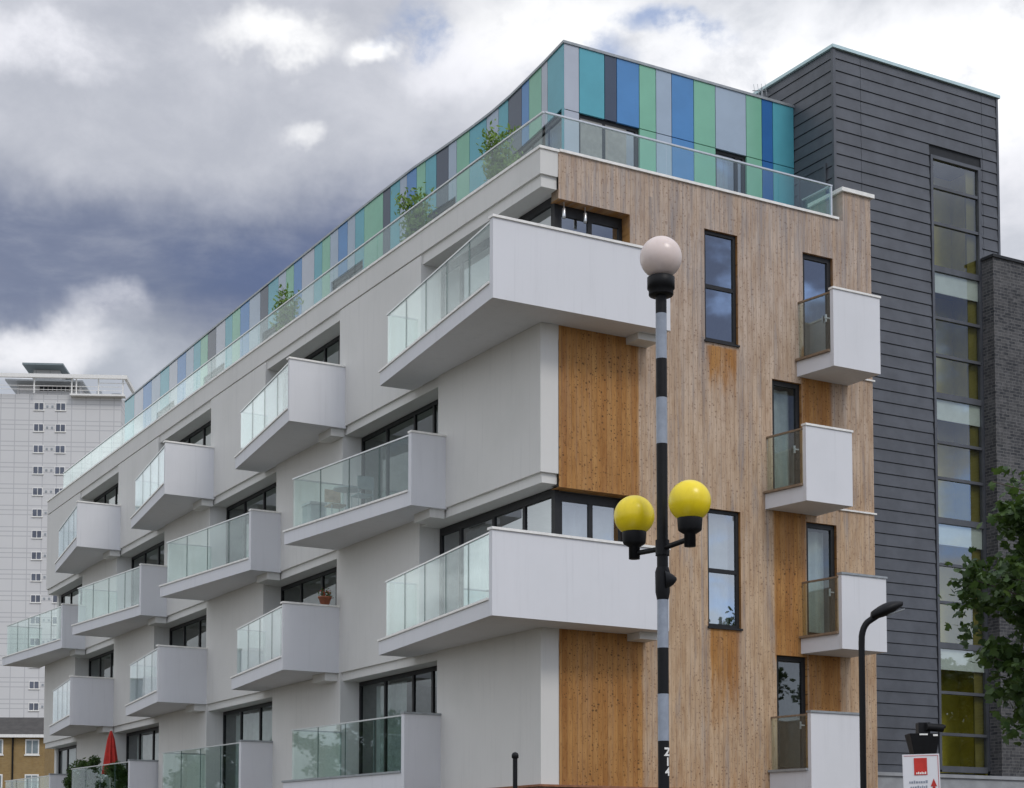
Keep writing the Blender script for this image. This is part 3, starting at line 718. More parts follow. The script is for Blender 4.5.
# ------------------------------------------------------------------ things on balconies and terrace
def leaf_cloud(m, pts, size, n, squash=.6, up=.3):
    for c, rad in pts:
        for _ in range(n):
            d = Vector((random.gauss(0, 1), random.gauss(0, 1), random.gauss(0, 1))).normalized()*rad*random.random()**.45
            leaf(m, Vector(c)+d, size*random.uniform(.6, 1.25), up)
def leaf(m, p, sz, up=.3, maple=False):
    n = Vector((random.gauss(0, 1), random.gauss(0, 1), random.gauss(0, .7)+up*2)).normalized()
    u = n.orthogonal().normalized(); u.rotate(Matrix.Rotation(random.random()*6.28, 3, n)); v = n.cross(u)
    if maple:
        pr_ = [(-.05, -.5), (.22, -.38), (.5, -.12), (.27, .02), (.36, .34), (.14, .24), (0, .62), (-.14, .24), (-.36, .34), (-.27, .02), (-.5, -.12), (-.22, -.38)]
        dr = random.uniform(.05, .3)
        m.add([p+u*a*sz+v*b*sz-n*dr*sz*(a*a+b*b)*1.6 for a, b in pr_], [(0, 1, 2, 3, 6, 9, 10, 11), (3, 4, 5, 6), (6, 7, 8, 9)])
    else:
        m.add([p-v*.5*sz, p+u*.2*sz, p+v*.5*sz, p-u*.2*sz], [(0, 1, 2, 3)])
def terrace_plant(l, r, h, pw, ph, label, spread, n, airy):
    t = empty('terrace_plant', W(r, l, ZD), TH); tag(t, label, 'potted plant', 'potted plants on the roof terrace')
    p = MB(); p.lathe([(0, 0), (pw*.38, 0), (pw*.5, ph), (pw*.44, ph), (pw*.42, ph-.05), (0, ph-.05)], n=14, smooth=False); p.build('pot', 'pot', t)
    st = MB(); f = MB()
    for k in range(15):
        a = random.random()*6.28; rr = spread*random.random()**.6; hh = h*random.uniform(.6, 1.)
        pts = [(0, 0, ph-.05), (rr*.4*math.cos(a), rr*.4*math.sin(a), ph+(hh-ph)*.5), (rr*math.cos(a), rr*math.sin(a), hh)]
        st.tube(pts, [.015, .01, .004], 5)
        for q in range(n):
            tt = random.uniform(.15, 1); pp = Vector(pts[0]).lerp(Vector(pts[1]), tt*2) if tt < .5 else Vector(pts[1]).lerp(Vector(pts[2]), tt*2-1)
            leaf(f, pp+Vector((random.gauss(0, .13), random.gauss(0, .13), random.gauss(0, .1)))*airy, random.uniform(.09, .17), .2)
    st.build('stem', 'bark', t); f.build('foliage', 'plant', t)
terrace_plant(3.2, .95, 2.25, .5, .5, 'tall feathery green plant on the roof terrace nearest the block corner', .36, 130, .85)
terrace_plant(7.3, .95, 2.2, .55, .5, 'bushy green plant halfway between the other two along the roof terrace rail', .40, 130, .9)
terrace_plant(15.1, .95, 2.2, .5, .5, 'green plant standing farthest along the roof terrace from the block corner', .36, 90, .8)
def planter(l, r, ln, h, label, mat='pot'):
    t = empty('planter_box', W(r, l, ZD), TH); tag(t, label, 'planter')
    m = MB(); m.box(-.22, .22, -ln/2, ln/2, 0, h); m.box(-.25, .25, -ln/2-.03, ln/2+.03, h+.001, h+.05); m.build('box', mat, t)
    m = MB(); m.box(-.2, .2, -ln/2+.03, ln/2-.03, h+.051, h+.075); m.build('soil', 'soil', t)
planter(5.1, .95, 1.5, .85, 'dark planter box behind the terrace glass near the corner plant')
planter(10.8, .95, 1.6, .95, 'dark planter box behind the terrace glass past the middle plant')
# TV aerial
a = empty('tv_aerial', W(8.25, 3.4, ZT+.06), TH); tag(a, 'thin grey television aerial on the roof edge beside the dark tower', 'aerial')
m = MB(); m.tube([(0, 0, 0), (0, 0, .75)], .018, 6); m.build('mast', 'greytrim', a)
m = MB(); m.tube([(-.35, -.1, .55), (.3, .1, .78)], .012, 5)
for i in range(5):
    x = -.3+i*.14; m.tube([(x, -.1+.03*i-.03, .57+i*.05-.16), (x, -.1+.03*i+.03, .57+i*.05+.16)], .007, 4)
m.build('antenna', 'greytrim', a)
# cafe set on the third storey's nearest balcony
zb = 9.2+.3+.045
t = empty('cafe_table', W(-.62, 7.6, zb), TH); tag(t, 'small round dark cafe table behind the balcony glass', 'table')
m = MB(); m.lathe([(0, .70), (.33, .70), (.33, .735), (0, .735)], n=20, smooth=False); m.build('table_top', 'greytrim', t)
m = MB(); m.tube([(0, 0, .03), (0, 0, .70)], .025, 8); m.build('pedestal', 'greytrim', t)
m = MB(); m.lathe([(0, 0), (.2, 0), (.2, .02), (0, .03)], n=16); m.build('base', 'greytrim', t)
def chair(l, r, rz, label, mat):
    t = empty('balcony_chair', W(r, l, zb), TH+rz); tag(t, label, 'chair', 'chairs round the cafe table')
    m = MB(); m.box(-.2, .2, -.2, .2, .43, .46); m.build('seat', mat, t)
    m = MB(); m.box(-.2, .2, .17, .2, .56, .86); m.build('backrest', mat, t)
    for x, y, zt in ((-.18, -.18, .43), (.18, -.18, .43), (-.18, .18, .86), (.18, .18, .86)):
        m = MB(); m.tube([(x, y, 0), (x, y if zt < .5 else y+.01, zt)], .013, 6); m.build('leg', 'greytrim', t)
chair(8.25, -.62, R_(0), 'pale chair on the far side of the cafe table behind the balcony glass', 'wood')
chair(6.95, -.55, R_(180), 'grey chair on the near side of the cafe table behind the balcony glass', 'storage')
def storage(name, l, r, z, sx, sy, sz, label):
    t = empty(name, W(r, l, z), TH); tag(t, label, 'storage box')
    m = MB(); m.box(-sx/2, sx/2, -sy/2, sy/2, 0, sz); m.build('box', 'storage', t)
    m = MB(); m.box(-sx/2-.02, sx/2+.02, -sy/2-.02, sy/2+.02, sz+.001, sz+.06); m.build('lid', 'greytrim', t)
zc = 6.2+.3+.045
storage('storage_box', 13.85, -.48, zc, .42, .6, .62, 'grey storage box behind glass on the balcony left of the flower pot')
storage('storage_box', 22.75, -.48, zc, .42, .8, .72, 'grey storage box behind glass on the balcony above the red parasol')
storage('storage_box', 9.2, -.75, zb, .4, .5, .6, 'grey box beside the cafe table at the balcony end')
# flower pot standing on an end panel
t = empty('flower_pot', W(-.35, 9.45, 7.78+.046), TH); tag(t, 'terracotta flower pot with red flowers standing on a white balcony wall', 'flower pot')
m = MB(); m.lathe([(0, 0), (.10, 0), (.15, .16), (.17, .16), (.17, .2), (.13, .2), (.12, .17), (0, .17)], n=16); m.build('pot', 'terracotta', t)
f = MB(); leaf_cloud(f, [((0, 0, .27), .17), ((.12, .05, .24), .12)], .09, 50); f.build('foliage', 'shrub', t)
f = MB(); leaf_cloud(f, [((0, 0, .31), .16)], .06, 26); f.build('flowers', 'red', t)
# ground storey balcony: parasol, shrubs, red trough
zg = 3.24+.3
t = empty('parasol', W(-.55, 26.1, zg), TH); tag(t, 'closed red parasol standing among shrubs on a ground floor terrace', 'parasol')
m = MB(); m.tube([(0, 0, 0), (0, 0, 2.42)], .022, 8); m.build('pole', 'trim', t)
prof = []
m = MB(); nf = 16; rings = [(2.38, .03), (2.1, .12), (1.6, .2), (1.15, .26), (.98, .29)]
vs = []; fs = []
for z, r in rings:
    for k in range(nf):
        rr = r*(1 if k % 2 else .68); vs.append((rr*math.cos(k*6.2832/nf), rr*math.sin(k*6.2832/nf), z))
for i in range(len(rings)-1):
    for k in range(nf): fs.append((i*nf+k, i*nf+(k+1) % nf, (i+1)*nf+(k+1) % nf, (i+1)*nf+k))
m.add(vs, fs); m.build('canopy', 'red', t)
m = MB(); m.lathe([(0, 0), (.24, 0), (.22, .06), (.05, .08)], n=16); m.build('base', 'concrete', t)
for l, h, sp, lab in ((30.0, 1.5, .30, 'slim dark green shrub at the far end of the parasol terrace'), (28.6, 1.55, .42, 'dark green shrub second from the far end of the parasol terrace'), (27.2, 1.65, .34, 'tall bushy green shrub just left of the closed red parasol'), (24.7, 1.35, .40, 'low dark green shrub right of the closed red parasol')):
    t = empty('potted_shrub', W(-.75, l, zg), TH); tag(t, lab, 'shrub', 'shrubs round the red parasol')
    m = MB(); m.lathe([(0, 0), (.16, 0), (.22, .36), (.18, .36), (0, .34)], n=14); m.build('pot', 'terracotta', t)
    m = MB(); m.tube([(0, 0, .3), (.02, 0, h*.75)], .02, 6); m.build('stem', 'bark', t)
    f = MB()
    pts = [((random.gauss(0, sp*.35), random.gauss(0, sp*.5), .45+(h-.6)*random.random()), sp*.55) for _ in range(14)]+[((0, 0, h-.2), .2)]
    leaf_cloud(f, pts, .13, 110); f.build('foliage', 'shrub', t)
t = empty('planter_trough', W(-.9, 25.9, zg), TH); tag(t, 'terracotta red planter trough in front of the parasol', 'planter')
m = MB(); m.box(-.16, .16, -1.5, 1.5, 0, .26); m.box(-.19, .19, -1.53, 1.53, .261, .33); m.build('trough', 'terracotta', t)
m = MB(); m.box(-.14, .14, -1.47, 1.47, .331, .35); m.build('soil', 'soil', t)

# ------------------------------------------------------------------ striped crossing beacon
bc = empty('crossing_beacon', (1.262, 14.3, .12)); tag(bc, 'tall black and white banded crossing beacon with one white and two yellow globes', 'beacon')
PRAD = .047
zs_ = [0, .42, .84, 1.26, 1.68, 2.10, 2.631, 3.024, 3.41, 3.815, 5.139, 5.532, 5.866, 6.254, 6.46]
m = MB()
for i in range(len(zs_)-1):
    black = (i % 2 == 0) if zs_[i] < 2.2 else zs_[i] in (3.024, 3.815, 5.532, 6.254) or False
    if zs_[i] == 2.10: black = True
    a, b_ = zs_[i]-.12 if i else 0, zs_[i+1]-.12
    m.lathe([(PRAD, a), (PRAD, b_)], n=28, mi=0 if black else 1)
m.build('pole', ['black', 'greyband'], bc)
m = MB(); m.lathe([(.04, 6.285), (.10, 6.29), (.105, 6.30), (.105, 6.345), (.117, 6.35), (.117, 6.445), (.10, 6.455), (.02, 6.46)], n=28); m.build('collar', 'black', bc)
def globe(parent, c, r, mat, name='globe'):
    m = MB(); n = 20; m.lathe([(max(.001, r*math.sin(math.pi*i/n)), -r*math.cos(math.pi*i/n)) for i in range(n+1)], c, 36); return m.build(name, mat, parent)
globe(bc, (0, 0, 6.62), .178, 'whiteglobe', 'white_globe')
m = MB(); m.lathe([(PRAD+.012, 4.07), (PRAD+.012, 4.20)], n=24); m.tube([(0, 0, 4.13), (-.20, .34, 4.15)], .022, 10); m.tube([(0, 0, 4.13), (.20, -.34, 4.15)], .022, 10); m.build('arm', 'black', bc)
for sx, zc_ in ((-1, 4.475), (1, 4.46)):
    cx, cy = sx*(.197 if sx > 0 else .212), -sx*.33
    m = MB(); m.lathe([(.0, -.375), (.048, -.375), (.048, -.27), (.06, -.265), (.092, -.245), (.098, -.235), (.104, -.155), (.104, -.142), (.095, -.132), (.0, -.12)], (cx, cy, zc_), 24); m.build('lamp_holder', 'black', bc)
    globe(bc, (cx, cy, zc_), .175, 'yellowglobe', 'yellow_globe')
# bracket box with a pointed cap on the pole
m = MB(); m.lathe([(PRAD+.002, 3.70), (PRAD+.014, 3.76), (PRAD+.016, 3.93), (PRAD+.004, 3.97)], n=24); m.tube([(0.02, -.02, 3.86), (.085, -.02, 3.865), (.115, -.02, 3.87)], [.085, .045, .012], 12); m.build('access_box', 'black', bc)
def pole_text(txt, zc_, size, ang):
    cu = bpy.data.curves.new('letter_curve', 'FONT'); cu.body = txt; cu.size = size; cu.align_x = 'CENTER'; cu.align_y = 'CENTER'; cu.offset = .004
    to = bpy.data.objects.new('letter_curve', cu); col.objects.link(to)
    dg = bpy.context.evaluated_depsgraph_get(); me = bpy.data.meshes.new_from_object(to.evaluated_get(dg))
    bpy.data.objects.remove(to); bm = bmesh.new(); bm.from_mesh(me); bmesh.ops.triangulate(bm, faces=bm.faces)
    bmesh.ops.subdivide_edges(bm, edges=[e for e in bm.edges if e.calc_length() > .015], cuts=3, use_grid_fill=True)
    for v in bm.verts:
        a = ang+v.co.x/PRAD; z = v.co.y
        v.co = Vector(((PRAD+.002)*math.sin(a), -(PRAD+.002)*math.cos(a), zc_+z))
    bm.to_mesh(me); bm.free(); me.name = 'number'; me.materials.clear(); me.materials.append(M['trim'])
    o = bpy.data.objects.new('number', me); col.objects.link(o); o.parent = bc; return o
for ch, y in (('Z', 2.535), ('1', 2.452), ('4', 2.37)): pole_text(ch, y-.12, .092, .72)

# ------------------------------------------------------------------ street lamp
sl = empty('street_lamp', (4.905, 24, .12)); tag(sl, 'slim black street lamp with a curved neck in front of the timber wall', 'street lamp')
pts = [(.0, 0, 0), (0, 0, 2), (0, 0, 4.55)]+[(.17*(1-math.cos(a)), 0, 4.62+.30*math.sin(a)) for a in [R_(k*12) for k in range(1, 7)]]+[(.27, 0, 5.005)]
m = MB(); m.tube(pts, [.075]+[.045]*(len(pts)-1), 12); m.lathe([(.07, 0), (.07, 1.1), (.045, 1.16)], n=16); m.build('pole', 'black', sl)
m = MB(); hs = []
for i in range(9):
    t_ = i/8; x = .14+.44*t_; wy = .045+.10*math.sin(math.pi*min(1, t_*.9+.08)); hz = .032+.075*math.sin(math.pi*min(1, t_*.85+.12)); zc_ = 4.97+.17*t_
    hs.append([(x, wy*math.cos(a), zc_+hz*math.sin(a)*(1 if math.sin(a) > 0 else .75)) for a in [2*math.pi*k/12 for k in range(12)]])
vs = [q for r in hs for q in r]; fs = [(i*12+k, i*12+(k+1) % 12, (i+1)*12+(k+1) % 12, (i+1)*12+k) for i in range(8) for k in range(12)]+[tuple(range(12)), tuple(range(96, 108))]
m.add(vs, fs, 0, True); m.build('lamp_head', 'black', sl)
m = MB(); m.prism([(.36, -.06), (.6, -.06), (.6, .06), (.36, .06)], 5.015, 5.03)
m.v = [(x, y, z+(x-.48)*.34) for x, y, z in m.v]; m.build('lens', 'greytrim', sl)

# ------------------------------------------------------------------ direction sign and floodlight on one post, slim post
sg = empty('direction_sign', (4.352, 18, .12), R_(-4)); tag(sg, 'white direction sign with red square and red arrow in front of the zinc tower', 'sign')
sb = MB(); sb.box(-.19, .19, -.012, .012, 1.70, 2.64); so = sb.build('board', 'panel', sg); so.rotation_euler = (0, R_(-1.5), 0)
m = MB(); m.box(-.176, .176, -.0155, -.0125, 2.622, 2.626); m.box(.172, .176, -.0155, -.0125, 1.72, 2.621); m.build('border', 'red', so)
m = MB(); m.box(-.075, .06, -.0165, -.0135, 2.42, 2.60); m.build('red_square', 'red', so)
m = MB()
for k in range(6): m.box(-.055+k*.018, -.043+k*.018, -.0195, -.017, 2.43, 2.448+(.006 if k % 2 else 0))
m.build('emblem_lettering', 'trim', so)
m = MB()
for row, (x0, x1) in enumerate(((-.13, .05), (-.12, .05), (-.13, .04))):
    z = 2.335-row*.055; x = x0
    while x < x1: 
        wd = random.uniform(.012, .022); m.box(x, x+wd, -.0155, -.0135, z, z+random.choice((.022, .03))); x += wd+.007
m.build('small_lettering', 'greyband', so)
m = MB(); m.prism([(.09, 2.30), (.155, 2.30), (.1225, 2.38)], -.0165, -.0135); m.prism([(.108, 2.0), (.137, 2.0), (.137, 2.298), (.108, 2.298)], -.0165, -.0135)
m.v = [(x, z, y) for x, y, z in m.v]; m.build('arrow', 'red', so)
m = MB(); m.tube([(0, .045, 0), (0, .045, 2.6)], .03, 10); m.build('post', 'black', sg)
fl = empty('floodlight', (4.56, 19, .12)); tag(fl, 'black flared floodlight head on a post right above the direction sign', 'floodlight')
m = MB(); m.tube([(0, 0, 0), (0, 0, 2.70)], .035, 10); m.build('post', 'black', fl)
m = MB()
vs = [(-.13, -.09, 2.68), (.11, -.09, 2.68), (.11, .09, 2.68), (-.13, .09, 2.68), (-.185, -.13, 2.925), (.145, -.13, 2.925), (.145, .13, 2.925), (-.185, .13, 2.925)]
m.add(vs, [(0, 1, 2, 3), (4, 5, 6, 7), (0, 1, 5, 4), (1, 2, 6, 5), (2, 3, 7, 6), (3, 0, 4, 7)]); m.build('housing', 'black', fl)
m = MB(); m.box(-.075, .055, -.07, .07, 2.927, 3.05); m.tube([(.0, -.09, 3.0), (.20, -.02, 2.99)], .045, 10); m.tube([(.1, 0, 3.015), (.24, 0, 3.01)], .02, 8); m.build('bracket', 'black', fl)
m = MB(); m.box(-.08, .01, -.136, -.131, 2.905, 2.922); m.box(.07, .12, -.136, -.131, 2.895, 2.915); m.build('rim_highlight', 'trim', fl)  # two pale strips stand in for highlights on the housing rim
ps = empty('post', (.04, 22, .12)); tag(ps, 'slim black metal post with a rounded cap in front of the white wall', 'post')
m = MB(); m.tube([(0, 0, 0), (0, 0, 2.86)], .030, 12); m.build('shaft', 'black', ps)
m = MB(); m.lathe([(.032, 2.84), (.045, 2.85), (.045, 2.89), (.03, 2.915), (.001, 2.925)], n=16); m.build('cap', 'black', ps)

# ------------------------------------------------------------------ maple at the right edge
tr = empty('maple_tree', (7.40, 20.1, .42)); tag(tr, 'dark green maple tree leaning in from the right edge', 'tree')
m = MB(); m.tube([(0, 0, 0), (.03, 0, 1.2), (-.03, .05, 2.6), (.05, 0, 4.2), (.0, .05, 6.2)], [.19, .16, .14, .10, .03], 12)
m.build('trunk', 'bark', tr)
lm = MB(); cr = MB()
rnd = random.Random(21); random.seed(21)
for k in range(54):
    z0 = rnd.uniform(2.5, 5.6); az = rnd.uniform(0, 6.283) if k > 18 else rnd.uniform(2.2, 4.6)
    if z0 < 3.2 : ln = rnd.uniform(1.1, 1.75)
    else: ln = rnd.uniform(1.2, 2.05)*(1-.5*max(0, (z0-4.4)/2.4))
    up = rnd.uniform(.15, .55)
    p0 = Vector((0, 0, z0)); p2 = p0+Vector((math.cos(az)*ln, math.sin(az)*ln, up*ln)); p1 = p0.lerp(p2, .5)+Vector((0, 0, .12))
    lm.tube([p0, p1, p2], [.03, .018, .006], 6)
    for q in range(8):
        t_ = rnd.uniform(.35, 1.05); c = p0.lerp(p2, t_)+Vector((rnd.gauss(0, .22), rnd.gauss(0, .22), rnd.gauss(0, .16)))
        for _ in range(30):
            leaf(cr, c+Vector((random.gauss(0, .11), random.gauss(0, .11), random.gauss(0, .08))), random.uniform(.08, .145), .5, True)
lm.build('limb', 'bark', tr); cr.build('crown', 'leaf', tr, recalc=False)
# out-of-frame trees the lower windows mirror; the last is added to shade the tower
for k, (x, y, sc, lab) in enumerate(((-31, 50, 1.4, 'street tree mirrored in the ground floor balcony glass'), (-33, 42, 1.5, 'street tree mirrored in the ground floor balcony glass nearest the corner'), (-34, 60, 1.35, 'street tree mirrored in the ground floor windows, nearest the white front'), (-43, 72, 1.5, 'street tree mirrored in the ground floor windows, farther along the street'), (25.5, 35.5, 1.3, 'street tree mirrored in the stair tower windows, nearest the tower'), (32, 32.5, 1.5, 'street tree mirrored in the stair tower windows, beyond the nearer one'), (15.8, 30.5, 1.35, 'unseen street tree added before the charcoal brick building to shade the lower stair tower'))):
    t2 = empty('street_tree', (x, y, .12), k*1.3); t2.scale = (sc, sc, sc); tag(t2, lab, 'tree', 'street trees mirrored in windows')
    for ch in [c for c in col.objects if c.parent == tr]:
        c = ch.copy(); col.objects.link(c); c.parent = t2

# ------------------------------------------------------------------ white tower block, far left
tk = empty('tower_block', (-52.1, 226, 0), R_(4)); tag(tk, 'tall white tower block with paired windows and a flat roof canopy, far left', 'tower block')
m = MB(); m.box(-27, 0, 0, 20, 0, 64.0); m.build('wall', 'towerwall', tk)
for i in range(22):
    z = 62.4-2.86*i
    if z < 12: break
    for x in (-10.75, -7.9):
        f = MB(); f.box(x-.68, x+.68, -.06, .0, z-.52, z+.52); f.box(x-.72, x+.72, -.12, 0, z-.6, z-.522); fo = f.build('window', 'trim', tk)
        g_ = MB()
        for a, b_ in ((-.58, -.05), (.05, .58)): g_.box(x+a, x+b_, -.085, -.062, z-.44, z+.44)
        g_.build('pane', 'towerpane', fo)
    f = MB()
    for x in (-9.65, -9.0): f.box(x-.13, x+.13, -.05, .0, z-.12, z+.16)
    f.build('vent', 'greytrim', tk)
m = MB(); m.box(-30, .9, -1.2, -.8, 66.0, 66.5); m.box(.5, .9, -.799, 18, 66.0, 66.5); m.box(-30, .499, 17.6, 18, 66.0, 66.5); m.build('roof_ring_beam', 'trim', tk)
m = MB(); m.box(-14.2, -5.9, 2.5, 12, 64.0, 66.0, 0)
for k in range(9): m.box(-11.2+k*.58, -10.75+k*.58, 2.44, 2.499, 65.2, 65.75, 1)
m.build('plant_room', ['towerwall', 'zincdark'], tk)
m = MB(); m.box(-15.4, -5.2, .6, 13, 66.001, 66.22); m.build('plant_room_roof', 'greytrim', tk)
m = MB(); m.box(-12.4, -8.9, 4, 10, 66.221, 68.5); m.build('lift_room', 'towerwall', tk)
m = MB(); m.box(-13.4, -8.0, 1.6, 12, 68.501, 68.75); m.build('lift_room_roof', 'storage', tk)
m = MB()
for x in (-26, -19, -11.3, -6.4, -5.8, -2.9, .3): m.box(x-.08, x+.08, -.7, -.5, 64.0, 65.998)
for zz_ in (64.5, 65.0): m.box(-26, .2, -.64, -.56, zz_, zz_+.06)
m.box(-3, .6, -.64, -.56, 65.5, 65.58); m.box(-6.6, .6, -.9, .3, 63.75, 63.99)
m.build('roof_railing', 'trim', tk)
m = MB(); m.box(-3.6, -3.0, 2, 3, 64.0, 65.2); m.box(-1.6, -.4, 2, 4, 64.0, 64.9); m.build('roof_vent', 'greytrim', tk)

# ------------------------------------------------------------------ yellow brick house
hs_ = empty('brick_house', (-38.1, 140, 0), R_(3)); tag(hs_, 'yellow brick house with a dark roof below the tower block', 'house')
m = MB(); m.box(-16, 0, 0, 8, 0, 12.0); m.build('wall', 'yellowbrick', hs_)
m = MB(); m.add([(-16.3, -.4, 12.05), (.35, -.4, 12.05), (.35, 4, 13.95), (-16.3, 4, 13.95), (-16.3, 8.4, 12.05), (.35, 8.4, 12.05)], [(0, 1, 2, 3), (3, 2, 5, 4), (0, 3, 4), (1, 5, 2), (0, 4, 5, 1)]); m.build('roof', 'rooftile', hs_)
m = MB(); m.box(-16.3, .35, -.45, -.36, 11.95, 12.2); m.build('gutter', 'trim', hs_)
m = MB(); m.tube([(-2.55, -.08, 0), (-2.55, -.08, 12)], .07, 8); m.build('drain_pipe', 'black', hs_)
for x in (-1.0, -3.9, -6.8, -9.7):
    for z in (11.2, 8.35, 5.5):
        f = MB(); f.box(x-.56, x+.56, -.05, 0, z-.62, z+.62); f.box(x-.62, x+.62, -.09, 0, z-.72, z-.625); fo = f.build('window', 'trim', hs_)
        g_ = MB()
        for a, b_ in ((-.46, -.04), (.04, .46)): g_.box(x+a, x+b_, -.075, -.052, z-.52, z+.52)
        g_.build('pane', 'storage', fo)

# ------------------------------------------------------------------ ground, road, pavements, zebra
def sheet(name, x0, x1, y0, y1, z, mat, h=0):
    m = MB()
    if h: m.box(x0, x1, y0, y1, z, z+h)
    else: m.add([(x0, y0, z), (x1, y0, z), (x1, y1, z), (x0, y1, z)], [(0, 1, 2, 3)])
    o = m.build(name, mat, None, recalc=bool(h)); o['kind'] = 'structure'; return o
M['asphalt'] = simple('asphalt', (.05, .05, .052), .9, 0, .2, 3, .3)
M['paving'] = simple('paving', (.10, .085, .058), .85, 0, .15, 2, .2)
M['earth'] = simple('earth', (.11, .10, .075), .95, 0, .2, .05)
M['roadpaint'] = simple('road paint', (.72, .72, .70), .7, 0, .12, 5)
sheet('ground', -3000, 3000, -3000, 3000, 0, 'earth')
sheet('road', -200, 200, 5, 13.6, .004, 'asphalt')
sheet('pavement', -60, 60, 13.6, 72, .004, 'paving', .116)
sheet('pavement', -60, 60, -8, 5, .004, 'paving', .116)
zb_ = MB()
for i in range(7):
    y = 5.5+i*1.15; zb_.add([(-1.4, y, .008), (.9, y, .008), (.9, y+.6, .008), (-1.4, y+.6, .008)], [(0, 1, 2, 3)])
zo = zb_.build('zebra_crossing', 'roadpaint', recalc=False); zo['kind'] = 'structure'

# ------------------------------------------------------------------ sky and sun
SUN_EL, SUN_AZ = R_(48), R_(140)       # azimuth clockwise from +Y
sun = bpy.data.lights.new('Sun', 'SUN'); sun.energy = .9; sun.angle = R_(15); sun.color = (1, .96, .9)
so_ = bpy.data.objects.new('Sun', sun); col.objects.link(so_)
sd = Vector((math.sin(SUN_AZ)*math.cos(SUN_EL), math.cos(SUN_AZ)*math.cos(SUN_EL), math.sin(SUN_EL)))
so_.rotation_euler = sd.to_track_quat('Z', 'Y').to_euler()
wd = bpy.data.worlds.new('World'); S.world = wd; wd.use_nodes = True; nt = wd.node_tree; nt.nodes.clear(); g = NG(nt)
sky = g.n('ShaderNodeTexSky', sky_type='NISHITA'); sky.sun_disc = False; sky.sun_elevation = SUN_EL; sky.sun_rotation = SUN_AZ
dirv = g.n('ShaderNodeTexCoord').outputs['Generated']; dx, dy, dz = g.sep(dirv)
def sdir(px, py):
    v = Vector(((px-512)/FPX, 1, (865-py)/FPX)); return v.normalized()
warp = g.noise(dirv, 7, 6, .62, 0, 1)
wv_ = g.n('ShaderNodeVectorMath', operation='MULTIPLY_ADD'); nt.links.new(warp, wv_.inputs[0]); wv_.inputs[1].default_value = (.10, .10, .09); wv_.inputs[2].default_value = (-.05, -.05, -.045)
wa_ = g.n('ShaderNodeVectorMath', operation='ADD'); nt.links.new(dirv, wa_.inputs[0]); nt.links.new(wv_.outputs[0], wa_.inputs[1]); wdir = wa_.outputs[0]
def blob(px, py, rx, rz, inner=.2, outer=1.):
    c = sdir(px, py) if py is not None else px
    sb_ = g.n('ShaderNodeVectorMath', operation='SUBTRACT'); nt.links.new(wdir, sb_.inputs[0]); sb_.inputs[1].default_value = c
    ml = g.n('ShaderNodeVectorMath', operation='MULTIPLY'); nt.links.new(sb_.outputs[0], ml.inputs[0]); ml.inputs[1].default_value = (FPX/rx, FPX/max(rx, rz), FPX/rz)
    ln = g.n('ShaderNodeVectorMath', operation='LENGTH'); nt.links.new(ml.outputs[0], ln.inputs[0])
    return g.sstep(ln.outputs['Value'], inner, outer, 1, 0)
f1 = g.noise(g.mapping(dirv, (1, 1, 1.7)), 5.5, 9, .58, .25)
f2 = g.noise(g.mapping(dirv, (1, 1, 1.4), (3, 1, 7)), 13, 8, .6, .2)
def azel(az, el):
    """the picture-plane offsets that blob() takes, for a direction given by azimuth and elevation"""
    return Vector((math.sin(R_(az))*math.cos(R_(el)), math.cos(R_(az))*math.cos(R_(el)), math.sin(R_(el))))
cloud = g.ramp(f1, [(.28, (.34, .37, .42)), (.47, (.42, .45, .51)), (.62, (.56, .585, .64)), (.78, (.95, .96, .98))])
cloud = g.mix(g.sstep(f2, .5, .75, 0, .28), cloud, (.80, .81, .86))
# a broad even grey deck, with the heavy blue rain cloud hanging below it
cloud = g.mix(g.m('MULTIPLY', blob(230, 110, 520, 230, .55, 1.), .92), cloud, g.mix(g.sstep(f2, .3, .7), (.42, .44, .50), (.56, .575, .63)))
rain = g.m('MAXIMUM', blob(270, 258, 350, 125, .25, 1.), g.m('MULTIPLY', blob(40, 250, 380, 110, .3, 1.), .92))
cloud = g.mix(g.m('MULTIPLY', blob(190, 325, 150, 70, .3, 1.), .85), cloud, (.32, .345, .40))
streak = g.noise(g.mapping(dirv, (1, 1, 3.2), (1, 4, 2)), 5.5, 7, .6, .4)
rain = g.m('MULTIPLY', rain, g.sstep(streak, .28, .55, .62, 1.))
cloud = g.mix(rain, cloud, g.mix(g.sstep(streak, .40, .66), (.092, .125, .225), (.20, .225, .305)))
cloud = g.mix(g.m('MULTIPLY', blob(320, 268, 210, 80, .1, 1.), .6), cloud, (.08, .12, .245))
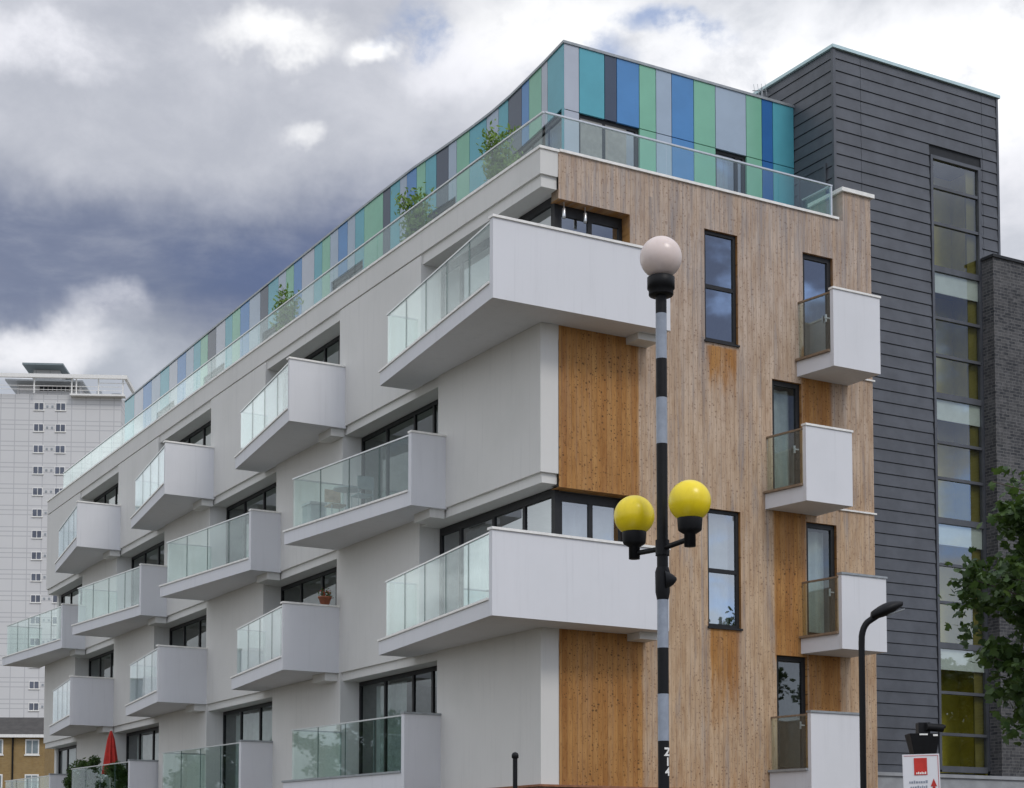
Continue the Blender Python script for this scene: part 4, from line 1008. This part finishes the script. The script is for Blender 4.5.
for (d_, rx, rz, k, cc) in (((95, 322), 60, 36, .45, (.93, .93, .97)), ((20, 352), 90, 36, .75, (.92, .92, .95)), ((262, 2), 90, 24, .8, (1, 1, 1)), ((280, 97), 30, 17, .55, (1, 1, 1)), ((368, 24), 36, 20, .95, (1, 1, 1)), ((20, 4), 110, 34, .6, (.95, .95, 1)),
                                ((900, 70), 400, 140, 1., (1.06, 1.06, 1.08)), ((560, 15), 150, 60, .8, (1, 1, 1)), ((990, 190), 140, 80, .7, (.78, .78, .83)), ((470, 60), 90, 50, .55, (.95, .95, 1.)),
                                (azel(-42, 13), 420, 260, .95, (1.10, 1.16, 1.24)), (azel(-64, 8), 420, 150, .9, (1.0, 1.08, 1.18)), (azel(112, 17.5), 600, 210, .92, (.09, .115, .19)), (azel(112, 7), 600, 150, .85, (.50, .55, .62))):
    amount = g.m('MULTIPLY', blob(*d_, rx, rz), g.m('MULTIPLY', g.sstep(f2, .28, .55, .3, 1.), k)) if len(d_) == 2 else g.m('MULTIPLY', blob(d_, None, rx, rz, .35, 1.), g.m('MULTIPLY', g.sstep(f2, .36, .56, .35, 1.), k) if d_.x < 0 else k)
    cloud = g.mix(amount, cloud, cc)
blue = g.mix(1., sky.outputs[0], (.1, .1, .1), 'MULTIPLY')
blue = g.mix(.5, blue, (.22, .36, .72))
gap = g.m('MAXIMUM', blob(420, 18, 60, 40, .3, 1.), g.m('MAXIMUM', blob(585, 62, 60, 40, .2, 1.), blob(670, 12, 60, 20, .2, 1.)))
gap = g.m('MULTIPLY', gap, g.sstep(f2, .40, .58, .7, .0))
elsewhere = g.m('MULTIPLY', g.sstep(f1, .36, .44, 1, 0), g.sstep(dy, .55, .1))
tot = g.mix(g.m('MAXIMUM', gap, elsewhere), cloud, blue)
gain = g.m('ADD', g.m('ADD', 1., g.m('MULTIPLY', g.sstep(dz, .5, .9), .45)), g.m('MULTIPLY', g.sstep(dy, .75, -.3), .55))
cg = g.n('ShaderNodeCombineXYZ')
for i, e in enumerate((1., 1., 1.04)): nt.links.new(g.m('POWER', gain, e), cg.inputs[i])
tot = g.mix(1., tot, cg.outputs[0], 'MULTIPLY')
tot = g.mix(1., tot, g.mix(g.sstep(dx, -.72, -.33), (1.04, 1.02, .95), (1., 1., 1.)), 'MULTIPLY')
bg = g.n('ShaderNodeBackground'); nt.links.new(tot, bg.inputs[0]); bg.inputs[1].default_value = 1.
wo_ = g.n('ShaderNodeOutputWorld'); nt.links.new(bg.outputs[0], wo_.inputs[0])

S.view_settings.view_transform = 'Standard'; S.view_settings.look = 'None'; S.view_settings.exposure = .2; S.view_settings.gamma = 1
S.cycles.use_denoising = True; S.cycles.max_bounces = 8; S.cycles.transparent_max_bounces = 24; S.cycles.glossy_bounces = 4; S.cycles.diffuse_bounces = 3
S.cycles.sample_clamp_indirect = 6
